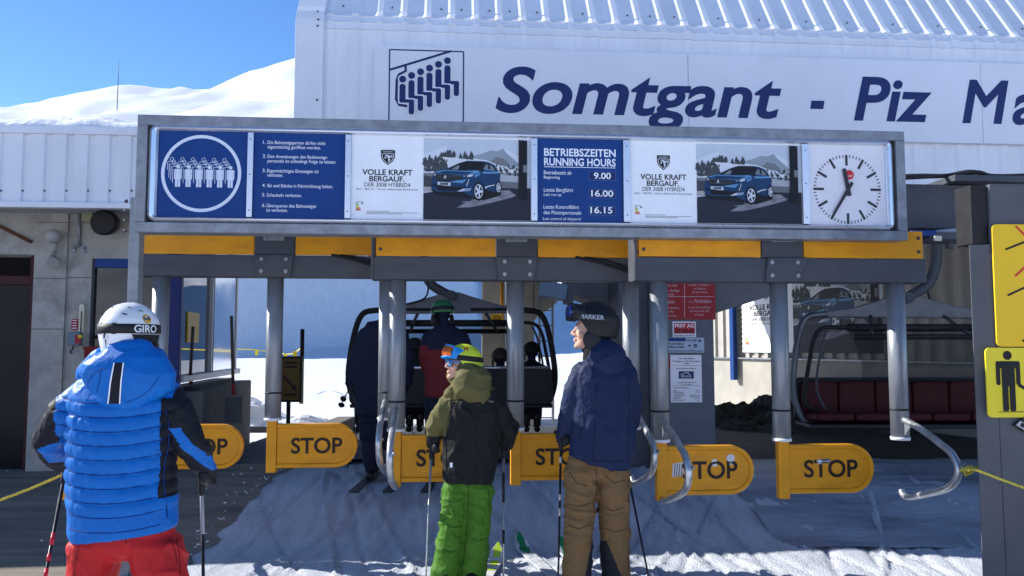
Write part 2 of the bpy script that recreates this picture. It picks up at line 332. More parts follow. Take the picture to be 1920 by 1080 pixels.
# name panel
NP = Plane(FP.pt(0, 0, .075), YAW)
def npx(px, py): return NP.uv(px, py)
a, b = npx(703, 83), npx(1905, 266); vt = npx(703, 83)[1]; vb = npx(1905, 270)[1]
q = MB()
seams = [a[0], npx(1290, 120)[0], npx(1838, 120)[0], UF-1]
for i in range(3): q.prism([(seams[i]+.002, vb), (seams[i+1]-.002, vb), (seams[i+1]-.002, vt), (seams[i]+.002, vt)], NP.pt(0, 0, -.05), NP.g, (0, 0, 1), .05)
npan = q.build('name_panel', panelw, station, bevel=.004)
q = MB(); cap = npx(1640, 150)[1]-npx(1640, 228)[1]
base = npx(930, 208)[1]
for t, x0, x1 in (("Somtgant", 929, 1466), ("-", 1519, 1546), ("Piz", 1600, 1748), ("M", 1803, 1893)):
    q.text(t, NP, npx(x0, 200)[0], base, cap, npx(x1, 200)[0]-npx(x0, 200)[0], .003, .021, .22)
q.text("artegnas", NP, npx(1897, 200)[0], base, cap, None, .003, .024, .22)
q.build('lettering', navyp, npan)
q = MB(); pc = lambda pts: [npx(*p) for p in pts]
L = lambda pts, w: stroke(q, NP, pc(pts), w, .004)
vtop = npx(730, 93)[1]; x0, x1 = npx(730, 150)[0], npx(869, 150)[0]; vbt = vb+.01
for pts in ([(x0, vtop), (x1, vtop)], [(x0, vbt), (x1, vbt)], [(x0, vbt), (x0, vtop)], [(x1, vbt), (x1, vtop)]): stroke(q, NP, pts, .013, .003)
L([(731, 131), (846, 96)], .022); L([(760, 122), (761, 133), (748, 140), (744, 150), (743, 187), (749, 197), (768, 200)], .026)
for i in range(6):
    x, y = 755+16.8*i, 149-7*i; c = npx(x, y); w = npx(x+5.8, y)[0]-c[0]; ya, yb = npx(x, y+9)[1], npx(x, y+44)[1]; kx = npx(x+22, y)[0]; yl = npx(x, y+66)[1]
    for g_, mi_, o_ in ((.013, 1, .0040+.0012*(5-i)), (0, 0, .0045+.0012*(5-i))):
        q.mi = mi_; q.flat(circ(c[0], c[1], .036+g_, 18), NP, o_); q.flat(rrect(c[0]-w-g_, yb-g_, c[0]+w+g_, ya+g_, w*.8), NP, o_); q.flat(rrect(c[0]-w-g_, yb-g_, kx+g_, yb+.036+g_, .02), NP, o_+.0001); q.flat(rrect(kx-.055-g_, yl-g_, kx+g_, yb+.036+g_, .024), NP, o_+.0002)
q.build('chairlift_pictogram', [navyp, panelw], npan)

# ------------------------------------------------------------------ annex with concrete walls, snow on the roof
AP = Plane(P(120, 500, 8.7), YAW); AP.o = V((AP.o.x, AP.o.y, 0))
annex = thing('operator_annex', 'concrete operator annex with white ribbed fascia and snow drift on its roof', 'building', AP.pt(0, 0), YAW)
FA = Plane(AP.pt(0, 0, .62), YAW); fv = lambda px, py: FA.uv(px, py)
fz0, fz1 = fv(120, 380)[1], fv(120, 239)[1]; fx0, fx1 = -7.0, fv(505, 300)[0]
q = MB(); us = []; u = fv(47-41*30, 300)[0]; ap = fv(88, 300)[0]-fv(47, 300)[0]
while u < fx1-.1: us += [(u, 0), (u+.014, -.028), (u+.066, -.028), (u+.08, 0)]; u += ap
n = len(us); vs = [FA.pt(u, z, o) for z in (fz0, fz1-.07) for u, o in us]
q.add(vs, [(i, i+1, n+i+1, n+i) for i in range(n-1)]); q.build('ribbed_fascia', sheetw, annex)
q = MB(); rot = Matrix.Rotation(YAW, 3, 'Z')
q.box(FA.pt((fx0+fx1)/2, fz1-.034, -.01), (fx1-fx0, .08, .075), rot); q.box(FA.pt((fx0+fx1)/2, fz0-.03, .0), (fx1-fx0, .10, .058), rot)
q.build('fascia_trim', sheetw, annex, bevel=.006)
q = MB(); q.box(FA.pt((fx0+fx1)/2, fz0+.02, -2.4), (fx1-fx0, 4.7, .06), rot); q.box(FA.pt((fx0+fx1)/2, fz1-.1, -2.4), (fx1-fx0-.1, 4.7, .06), rot); q.box(FA.pt(fx1-.03, (fz0+fz1)/2, -2.4), (.05, 4.7, fz1-fz0-.1), rot); q.build('roof_deck', mat('soffit board', (.42, .42, .43), .6), annex)
q = MB()
for px in range(-11, 500, 41):
    for py in (262, 357):
        uu, vv = fv(px+10.5, py); q.ell(Matrix.Translation(FA.pt(uu, vv, -.02)) @ Matrix.Scale(.011, 4), 8, 5); q.build('screw', steel_dk, annex); q = MB()
# roof snow: a drift built as one thick sheet
q = MB(); X = axis([(fx0, fx1+.02, .09)]); Yd = axis([(-.02, 1.0, .06), (1.0, 5.0, .2)]); n = len(X)
def drift(u, d):
    e = smoothstep(d/.18)**.5; h = .10+.05*noise.noise(V((u*1.1, d*2, 3)))+.04*noise.noise(V((u*3.5, d*4, 9)))+.018*noise.noise(V((u*9, d*9, 1)))
    step = .10*smoothstep((d-.30-.15*noise.noise(V((u*.9, 0, 7))))/.08)
    return e*h+step+max(0, d-.5)*.16+.03*noise.noise(V((u*2, d*3, 11)))*e
q.add([FA.pt(u, fz1+.002+drift(u, d+.02), -d) for d in Yd for u in X]+[FA.pt(u, fz1, -d) for d in (-.02,) for u in X], [(j*n+i, j*n+i+1, (j+1)*n+i+1, (j+1)*n+i) for j in range(len(Yd)-1) for i in range(n-1)]+[((len(Yd))*n+i, (len(Yd))*n+i+1, i+1, i) for i in range(n-1)], True)
q.build('roof_snow', snow, annex)
# walls
av = lambda px, py, off=0: Plane(AP.pt(0, 0, off), YAW).uv(px, py)
ucor = av(326, 600)[0]; udoor0, udoor1 = av(-70, 700)[0], av(55, 700)[0]; vdoor = av(30, 477)[1]; ustep = av(120, 600)[0]
ZW = fz0+.0
uw0, uw1, vw0, vw1 = av(166, 600)[0], av(320, 600)[0], av(200, 735)[1], av(200, 484)[1]
def wallbox(q, u0, u1, v0, v1, t=.30, off=0): q.box(AP.pt((u0+u1)/2, (v0+v1)/2, off-t/2), (u1-u0, t, v1-v0), rot)
q = MB()
wallbox(q, -7, udoor0, -.2, ZW); wallbox(q, udoor1, ustep, -.2, ZW); wallbox(q, udoor0, udoor1, vdoor, ZW, .298)
wallbox(q, ustep, uw0, -.2, ZW, .25, -.035); wallbox(q, uw0, uw1, -.2, vw0, .24, -.037); wallbox(q, uw0, uw1, vw1, ZW, .24, -.037); wallbox(q, uw1, ucor, -.2, ZW, .25, -.035)
q.build('concrete_wall', conc, annex)
q = MB(); q.mi = 0
for py in (417, 522, 617):               # formwork joints, slightly recessed look as thin raised fins
    uu, vv = av(90, py); q.box(AP.pt((udoor1+ustep)/2, vv, .002), (ustep-udoor1, .006, .008), rot); q.build('formwork_joint', mat('concrete seam', (.13, .13, .125), .9), annex); q = MB()
for py in (520,): uu, vv = av(140, py); q.box(AP.pt((ustep+uw0)/2, vv, -.033), (uw0-ustep-.01, .006, .008), rot); q.build('formwork_joint', MATS['concrete seam'], annex)
# doorway
q = MB(); dm = mat('dark red door frame', (.055, .012, .014), .5); q.box(AP.pt(udoor1-.05, vdoor/2-.05, -.16), (.10, .06, vdoor+.1), rot); q.box(AP.pt((udoor0+udoor1)/2, vdoor-.27, -.16), (udoor1-udoor0-.2, .06, .10), rot)
door = q.build('entrance_door', dm, annex, bevel=.004)
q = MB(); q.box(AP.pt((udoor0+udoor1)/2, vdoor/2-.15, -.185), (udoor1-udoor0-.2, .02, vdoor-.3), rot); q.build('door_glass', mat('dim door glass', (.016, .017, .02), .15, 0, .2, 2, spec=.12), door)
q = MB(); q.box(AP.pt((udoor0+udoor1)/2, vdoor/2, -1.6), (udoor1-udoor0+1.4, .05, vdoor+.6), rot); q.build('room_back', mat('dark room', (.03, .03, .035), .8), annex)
q = MB()
for k in range(5): q.box(AP.pt(udoor1-.62, .35+.33*k, -1.2), (.8, .3, .22), rot)
q.build('shelf', mat('storage cartons', (.16, .16, .17), .7, 0, .4, 3), annex)
# front window
q = MB(); wdt = uw1-uw0; wm = plastic('dark window frame', (.03, .033, .04), .4)
for u0_, u1_, v0_, v1_ in ((uw0, uw0+.03, vw0, vw1), (uw1-.04, uw1, vw0, vw1), (uw0+.03, uw1-.04, vw0, vw0+.05), (uw0+.5*wdt, uw0+.5*wdt+.06, vw0+.05, vw1-.1)): q.box(AP.pt((u0_+u1_)/2, (v0_+v1_)/2, -.06), (u1_-u0_, .05, v1_-v0_), rot)
wf = q.build('window', wm, annex, bevel=.004)
q = MB(); q.box(AP.pt((uw0+.03+uw1-.04)/2, vw1-.05, -.06), (wdt-.07, .052, .098), rot); q.build('window_header', bluep, wf)
q = MB(); q.box(AP.pt((uw0+uw1)/2, (vw0+vw1)/2-.05, -.075), (wdt-.02, .008, vw1-vw0-.06), rot); q.build('pane', mat('mirror dark glass', (.012, .014, .017), .02, 0, .1, 3, spec=.75), wf)
# glazed operator cabin side, running back from the corner
CA = AP.pt(ucor, 0); CB = P(441, 600, 12.2); CB.z = 0; cg = (CB-CA).normalized(); cyaw = math.atan2(cg.y, cg.x); CPn = Plane(CA, cyaw); crot = Matrix.Rotation(cyaw, 3, 'Z'); CL = (CB-CA).length
cz0, cz1 = CPn.uv(345, 714)[1], CPn.uv(345, 521)[1]+.6
q = MB(); q.box(CPn.pt(CL/2+.05, cz0/2-.12, -.12), (CL-.12, .24, cz0+.1), crot); q.build('cabin_wall', mat('grey cabin wall', (.16, .162, .17), .8, 0, .15, 3), annex); q = MB(); q.box(CPn.pt(CL/2+.05, (cz1+ZW)/2+.02, -.12), (CL-.12, .24, ZW-cz1+.02), crot); q.build('cabin_lintel', MATS['grey cabin wall'], annex)
q = MB(); q.box(CPn.pt(.045, ZW/2, -.01), (.10, .16, ZW-.02), crot); q.build('corner_post', plastic('deep blue paint', (.008, .02, .12), .45), annex, bevel=.01)
q = MB(); wh = plastic('window alloy', (.55, .57, .6), .35)
for u0_, u1_, v0_, v1_ in ((.10, .16, cz0, cz1), (CL-.1, CL, cz0, cz1), (CL*.50, CL*.50+.07, cz0+.07, cz1-.06)): q.box(CPn.pt((u0_+u1_)/2, (v0_+v1_)/2, .0), (u1_-u0_, .07, v1_-v0_), crot)
q.box(CPn.pt(CL/2+.05, cz0+.03, .03), (CL-.12, .13, .07), crot); q.box(CPn.pt(CL/2+.05, cz1-.03, .0), (CL-.3, .07, .06), crot)
cw = q.build('cabin_window', wh, annex, bevel=.004)
q = MB(); q.box(CPn.pt(CL/2, (cz0+cz1)/2, -.01), (CL-.2, .008, cz1-cz0-.1), crot); q.build('pane', glass('cabin glass', (.30, .34, .38), .72, .02), cw)
q = MB(); q.box(CPn.pt(CL*.77, (cz0+cz1)/2, .012), (CL*.46-.1, .02, cz1-cz0-.14), crot); q.build('reflection_pane', mat('bright reflecting pane', (.9, .91, .92), .12, .85, .03, 2), cw)  # bright metallic sheet added for the sunlit snow reflected in the cabin glass
q = MB(); c = CPn.pt(.85, cz0+.62, .004); q.box(c, (.55, .012, .36), crot); q.build('notice_sheet', yellow, cw)
# base ledge in front of the cabin
q = MB(); c0 = CPn.pt(.3, 0, .14); q.box(CPn.pt(CL*.5+.1, .52, .14), (CL*.9, .26, 1.16), crot); q.build('plinth', mat('dark plinth concrete', (.12, .122, .128), .85, 0, .25, 2.5, .2, 30), annex, bevel=.02)

# things fixed to or standing by the annex wall
def on(px, py, off=0): return Plane(AP.pt(0, 0, off), YAW).pt(*Plane(AP.pt(0, 0, off), YAW).uv(px, py))
t = thing('loudspeaker', 'round black loudspeaker on bracket under the white fascia', 'loudspeaker', on(196, 418, .1))
q = MB(); c = on(197, 418, .22); ax = V((.15, -1, -.1)).normalized(); q.tube([c-ax*.16, c-ax*.1, c+ax*.05, c+ax*.07], [.09, .125, .135, .12], 24); q.build('housing', blackg, t)
q = MB(); q.tube([c+ax*.070, c+ax*.078], [.115, .112], 24); q.build('grille', black, t); q = MB(); q.tube([c-ax*.1, c-ax*.1+V((0, 0, .22))], .02, 8); q.build('bracket', galv, t)
q = MB(); q.box(on(166, 407, .0), (.115, .09, .11), rot); tj = q.build('junction_box', plastic('olive grey plastic', (.33, .32, .19), .5), bevel=.008, label='small olive junction box beside the round loudspeaker', cat='junction box')
t = thing('conduit', 'thin grey conduit pipe down the concrete wall to two clips', 'pipe', on(148, 470)); q = MB(); q.tube([on(149, 393, -.01), on(148.5, 430, -.01), on(148, 463, -.01)], .017, 10); q.build('pipe', galv, t)
for dx in (-9, 9): q = MB(); q.box(on(147+dx, 467, -.025), (.05, .03, .075), rot); q.ell(Matrix.Translation(on(147+dx, 465, .0)) @ Matrix.Scale(.013, 4), 8, 6); q.build('clip', galv, t, bevel=.004)
t = thing('wall_lamp', 'grey round wall lamp with small spotlight cone on bare concrete', 'lamp', on(100, 450)); q = MB(); lm = mat('dusty lamp glass', (.36, .36, .35), .4)
q.ell(Matrix.Translation(on(100, 443, .11)) @ Matrix.Scale(.075, 4), 20, 14); q.build('globe', lm, t); q = MB(); q.tube([on(100, 455, .11), on(101, 466, .10), on(103, 474, .06)], [.05, .03, .02], 14); q.build('neck', conc, t)
q = MB(); a_, b_ = on(99, 482, .05), on(99, 494, .16); q.tube([a_, a_*.5+b_*.5, b_], [.035, .05, .065], 16); q.build('spotlight_cone', lm, t)
t = thing('rusty_rod', 'rusty iron rod leaning high on the concrete wall', 'rod', on(28, 440)); q = MB(); q.tube([on(-12, 419, .03), on(59, 454, .03)], .018, 8); q.build('rod', mat('rust', (.13, .06, .035), .85, .2), t)
t = thing('thermometer', 'tall cream wall thermometer beside the blue switch box', 'thermometer', on(153, 645)); TP = Plane(AP.pt(0, 0, .0), YAW)
q = MB(); x0, y0 = TP.uv(147, 648); x1, y1 = TP.uv(160, 570); q.prism(rrect(x0, y0, x1, y1, (x1-x0)*.48), TP.pt(0, 0, -.04), TP.g, (0, 0, 1), .06); q.build('board', plastic('cream enamel', (.62, .60, .46), .4), t, bevel=.003)
q = MB(); c = (x0+x1)/2; q.flat([(c-.006, y0+.08), (c+.006, y0+.08), (c+.006, y1-.08), (c-.006, y1-.08)], TP, .023)
for k in range(24): vv = y0+.1+(y1-y0-.2)*k/23; q.flat([(c+.012, vv), (c+(.028 if k % 4 == 0 else .02), vv), (c+(.028 if k % 4 == 0 else .02), vv+.003), (c+.012, vv+.003)], TP, .023)
q.build('scale', black, t)
t = thing('notice_sign', 'small red notice sign above the blue switch box', 'sign', on(139, 617)); q = MB(); x0, y0 = TP.uv(132.5, 618); x1, y1 = TP.uv(145, 598); q.prism(rrect(x0, y0, x1, y1, .006), TP.pt(0, 0, -.036), TP.g, (0, 0, 1), .02); q.build('plate', redp, t)
q = MB()
for k in range(4): q.flat([(x0+.01, y1-.02-.028*k), (x1-.01, y1-.02-.028*k), (x1-.01, y1-.012-.028*k), (x0+.01, y1-.012-.028*k)], TP, -.013)
q.build('lettering', white, t)
t = thing('switch_box', 'blue grey switch box with red and yellow emergency knob', 'switch box', on(143, 648)); q = MB(); q.box(on(143, 635, .03), (.125, .13, .145), rot); q.build('case', plastic('blue grey case', (.13, .19, .25), .5), t, bevel=.012)
q = MB(); q.box(on(146, 636, .10), (.062, .01, .09), rot); q.build('plate', redp, t, bevel=.002); q = MB(); q.tube([on(150, 631, .1), on(150, 631, .135)], .020, 16); q.build('knob', yellow, t); q = MB(); q.tube(curve([on(138, 646, .02), on(136, 655, .03), on(131, 660, .03), on(136, 663, .03)]), .008, 6); q.build('cable', black, t)
t = thing('red_bucket', 'dull red bucket standing on a ledge by the window', 'bucket', on(173, 690, .14)); q = MB(); c = on(173, 690, .16); q.tube([c, c+V((0, 0, .2)), c+V((0, 0, .205)), c+V((0, 0, .225)), c+V((0, 0, .23))], [.075, .085, .1, .1, .092], 24); q.build('shell', plastic('faded red plastic', (.22, .03, .025), .55), t)
q = MB(); q.box(on(176, 712, .12), (.16, .12, .2), rot); q.box(on(176, 760, .12), (.13, .1, .55), rot); q.build('white_box_stand', plastic('grey white box', (.5, .5, .52), .6), bevel=.01, label='pale box stand carrying the red bucket by the window', cat='stand')
# left support column of the sign gantry
t = thing('gantry_column', 'slim galvanised steel column carrying the near end of the sign gantry', 'column', P(235, 1078, 5.62)); cb = P(235, 1078, 5.62); ct = P(241, 372, 5.62)
q = MB(); hh = ct.z-cb.z; q.box((cb.x, cb.y, cb.z+hh/2), (.072, .10, hh), rot); q.build('shaft', galv, t, bevel=.006); q = MB(); q.box((cb.x, cb.y, cb.z+.0), (.2, .2, .02), rot); q.build('foot_plate', galv, t)
q = MB()
for k in range(4): q.ell(Matrix.Translation((ct.x+.01, ct.y-.055, ct.z-.03-.07*k)) @ Matrix.Scale(.014, 4), 8, 6)
q.build('bolt', steel_dk, t)
# shovels leaning on the cabin plinth
for (ax_, ay_, bx_, by_, Y, lab) in ((434, 592, 437, 720, 9.6, 'dark shovel with red grip leaning on the cabin plinth corner'), (362, 612, 357, 700, 9.3, 'thin wooden handled shovel leaning by the cabin window')):
    t = thing('shovel', lab, 'shovel', P(bx_, by_, Y), 0, 'shovels at the operator cabin'); a_, b_ = P(ax_, ay_, Y), P(bx_, by_, Y); q = MB(); q.tube([a_, a_*.5+b_*.5, b_], .019, 8); q.build('handle', mat('grimy wood', (.09, .075, .06), .7), t)
    q = MB(); q.tube([b_, b_+V((.01, 0, -.13))], .022, 8); q.build('grip', plastic('dull red grip', (.22, .02, .02), .5), t); q = MB(); q.box(b_+V((.01, 0, -.3)), (.2, .02, .3)); q.build('blade', steel_dk, t, bevel=.01)
# snow probe mast on the hill
t = thing('mast', 'thin dark mast standing on the snow hill crest', 'mast', P(221, 160, 60)); q = MB(); a_ = P(221, 165, 60); q.tube([a_+V((0, 0, -3)), a_+V((0, 0, .6)), a_+V((0, 0, 2.1))], [.035, .03, .02], 8); q.build('pole', steel_dk, t)
# ------------------------------------------------------------------ sign gantry board
BP = Plane(P(253, 436, 5.28), R(4.57)); BYAW = R(4.57); brot = Matrix.Rotation(BYAW, 3, 'Z'); BZ = BP.o.z
bp = lambda px, py: BP.uv(px, py)
U0, U1 = bp(255, 325)[0], bp(1698, 357)[0]; Vb, Vt = bp(255, 435)[1], bp(255, 215)[1]
board = thing('sign_board', 'long galvanised sign board with blue panels, car adverts and a clock above the gates', 'sign board', BP.pt((U0+U1)/2, Vb), BYAW)
fw = .068
q = MB()
for u0_, u1_, v0_, v1_ in ((U0, U1, Vt-fw, Vt), (U0, U1, Vb, Vb+fw), (U0, U0+fw, Vb+fw, Vt-fw), (U1-fw, U1, Vb+fw, Vt-fw)): q.box(BP.pt((u0_+u1_)/2, (v0_+v1_)/2, -.07), (u1_-u0_, .16, v1_-v0_), brot)
q.build('steel_frame', galv, board, bevel=.005)
q = MB(); q.box(BP.pt((U0+U1)/2, (Vb+Vt)/2, -.13), (U1-U0-.02, .02, Vt-Vb-.02), brot); q.build('back_plate', steel_dk, board)
LU0, LU1 = bp(277, 325)[0], bp(1677, 357)[0]; LV0, LV1 = bp(277, 415)[1], bp(277, 230)[1]
PU0, PU1 = bp(295, 325)[0], bp(1664, 357)[0]; PV0, PV1 = bp(295, 406)[1], bp(295, 244)[1]
# rounded aluminium light box: extruded ring with a bulged lip
q = MB(); o_ = rrect(LU0, LV0, LU1, LV1, .06, 6); i_ = rrect(PU0, PV0, PU1, PV1, .004, 6); n = len(o_); N8 = 6
vs = []
for k in range(N8+1):
    t_ = k/N8; lift = .012+.030*math.sin(math.pi*min(1, t_*1.25+.0)*.5+0) if t_ < .75 else .042-.028*((t_-.75)/.25)
    vs += [BP.pt(a[0]+(b[0]-a[0])*t_, a[1]+(b[1]-a[1])*t_, lift-.02) for a, b in zip(o_, i_)]
back = [BP.pt(a[0], a[1], -.1) for a in o_]
q.add(vs, [(k*n+i, k*n+(i+1) % n, (k+1)*n+(i+1) % n, (k+1)*n+i) for k in range(N8) for i in range(n)]); q.add(back+[BP.pt(a[0], a[1], -.008) for a in o_], [(i, (i+1) % n, n+(i+1) % n, n+i) for i in range(n)])
q.build('aluminium_rim', alu, board)
F0 = -.012
def panel(name, x0, x1, m, off=F0):
    a, b = bp(x0, 320)[0], bp(x1, 320)[0]; q = MB(); q.prism([(a, PV0-.01), (b, PV0-.01), (b, PV1+.01), (a, PV1+.01)], BP.pt(0, 0, off-.02), BP.g, (0, 0, 1), .02); return q.build(name, m, board), (a, b)
TX = lambda q, t, x0, x1, y, cap, bold=.0, off=F0+.0015, sp=1.: q.text(t, BP, bp(x0, y)[0], bp(x0, y)[1], cap*.0035*(5.3/5.28), bp(x1, y)[0]-bp(x0, y)[0], off, bold, 0, sp)
def yat(x, y0, xref): return y0
p, _ = panel('pictogram_panel', 294, 464, bluep)
q = MB(); c = bp(376.5, 324.5); ringpoly(q, BP, c, .240, .262, F0+.0015)
pale = plastic('pale print', (.66, .72, .83), .4)
S_ = .0035
for j in range(6):
    cx = bp(333+19.75*j, 312+.43*j)
    for back_ in (3, 2, 1):
        dx, dy = -.0125*back_-.004, .0175*back_; o = F0+.0014+.0002*(3-back_); x, y = cx[0]+dx, cx[1]+dy
        q.mi = 0
        ringpoly(q, BP, (x, y), .0095, .0125, o, 16)
        stroke(q, BP, [(x+.018, y-.0165), (x-.022, y-.0165), (x-.028, y-.024), (x-.028, y-.075)], .0032, o); stroke(q, BP, [(x-.017, y-.03), (x-.017, y-.125), (x-.004, y-.125)], .0032, o)
for j in range(6):
    cx = bp(333+19.75*j, 312+.43*j); x, y = cx; o = F0+.0024
    q.mi = 1; q.flat(rrect(x-.0275, y-.138, x+.0275, y-.0135, .009), BP, o-.0003); q.mi = 0
    q.flat(circ(x, y, .0118, 18), BP, o); q.flat(rrect(x-.025, y-.085, x+.025, y-.0155, .008), BP, o)
    q.flat(rrect(x-.0165, y-.136, x-.0015, y-.07, .004), BP, o+.0002); q.flat(rrect(x+.0015, y-.136, x+.0165, y-.07, .004), BP, o+.0002)
    q.mi = 1; q.flat([(x-.0175, y-.083), (x-.0160, y-.083), (x-.0160, y-.032), (x-.0175, y-.032)], BP, o+.0004); q.flat([(x+.0160, y-.083), (x+.0175, y-.083), (x+.0175, y-.032), (x+.0160, y-.032)], BP, o+.0004)
q.build('pictogram', [pale, bluep], p)
p, _ = panel('rules_panel', 474.5, 647, bluep)
q = MB()
for t, x0, x1, y in (("1.", 492.5, 497.5, 269), ("Die Bahnsteigsperren dürfen nicht", 501, 610, 269), ("eigenmächtig geöffnet werden.", 501, 601, 277.5), ("2.", 492, 498, 295), ("Den Anweisungen des Bedienungs-", 501, 614, 295.3), ("personals ist unbedingt Folge zu leisten.", 501, 630, 303.8),
                    ("3.", 491.5, 497.5, 322), ("Eigenmächtiges Einsteigen ist", 500, 597, 322.3), ("verboten.", 500, 530, 330.5), ("4.", 491, 497, 350), ("Ski und Stöcke in Fahrtrichtung halten.", 500, 624, 350.3), ("5.", 490.5, 497, 367.6), ("Schaukeln verboten.", 499.5, 565, 368), ("6.", 490.5, 497, 387.5), ("Überqueren des Bahnsteiges", 499, 592, 388), ("ist verboten.", 499, 539, 396.3)):
    TX(q, t, x0, x1, y, 6.4, .006)
q.build('lettering', plastic('bright print', (.80, .83, .9), .4), p)
p, _ = panel('hours_panel', 1007, 1169, bluep)
q = MB(); q.mi = 0
for t, x0, x1, y, cp, b in (("BETRIEBSZEITEN", 1020.5, 1155, 291, 14.5, .022), ("RUNNING HOURS", 1020.5, 1155, 309, 14.5, .022), ("Betriebszeit ab", 1020, 1072, 326, 7.4, .004), ("Beginning", 1020, 1050, 334, 5.6, .004), ("Letzte Bergfahrt", 1020, 1075, 358.5, 7.4, .004), ("Last run up", 1020, 1053, 366.5, 5.6, .004), ("Letzte Kontrollfahrt", 1019.5, 1086, 390.5, 7.4, .004), ("des Pistenpersonals", 1019.5, 1090, 401, 7.4, .004), ("Last control of skipatrol", 1018.5, 1089.5, 412, 5.6, .004)): TX(q, t, x0, x1, y, cp, b)
a, b = bp(1020.5, 312), bp(1155, 316); stroke(q, BP, [a, (b[0], a[1])], .004, F0+.0015)
for t, x0, x1, y, yb in (("9.00", 1114, 1146, 334.5, 338), ("16.00", 1109, 1150.5, 367.5, 371), ("16.15", 1107.5, 1149, 399, 403)):
    a, b = bp(1104, yb), bp(1155, yb-18); q.mi = 2; q.flat([a, (b[0], a[1]), (b[0], a[1]+.066), (a[0], a[1]+.066)], BP, F0+.0012); q.mi = 1; q.flat([(a[0]+.004, a[1]+.004), (b[0]-.004, a[1]+.004), (b[0]-.004, a[1]+.062), (a[0]+.004, a[1]+.062)], BP, F0+.0018)
    q.mi = 0; TX(q, t, x0, x1, y, 12, .02, F0+.003)
q.build('lettering', [plastic('bright print', (.8, .83, .9)), plastic('dark slot', (.012, .028, .11), .3), plastic('slot rim', (.05, .11, .30), .4)], p)

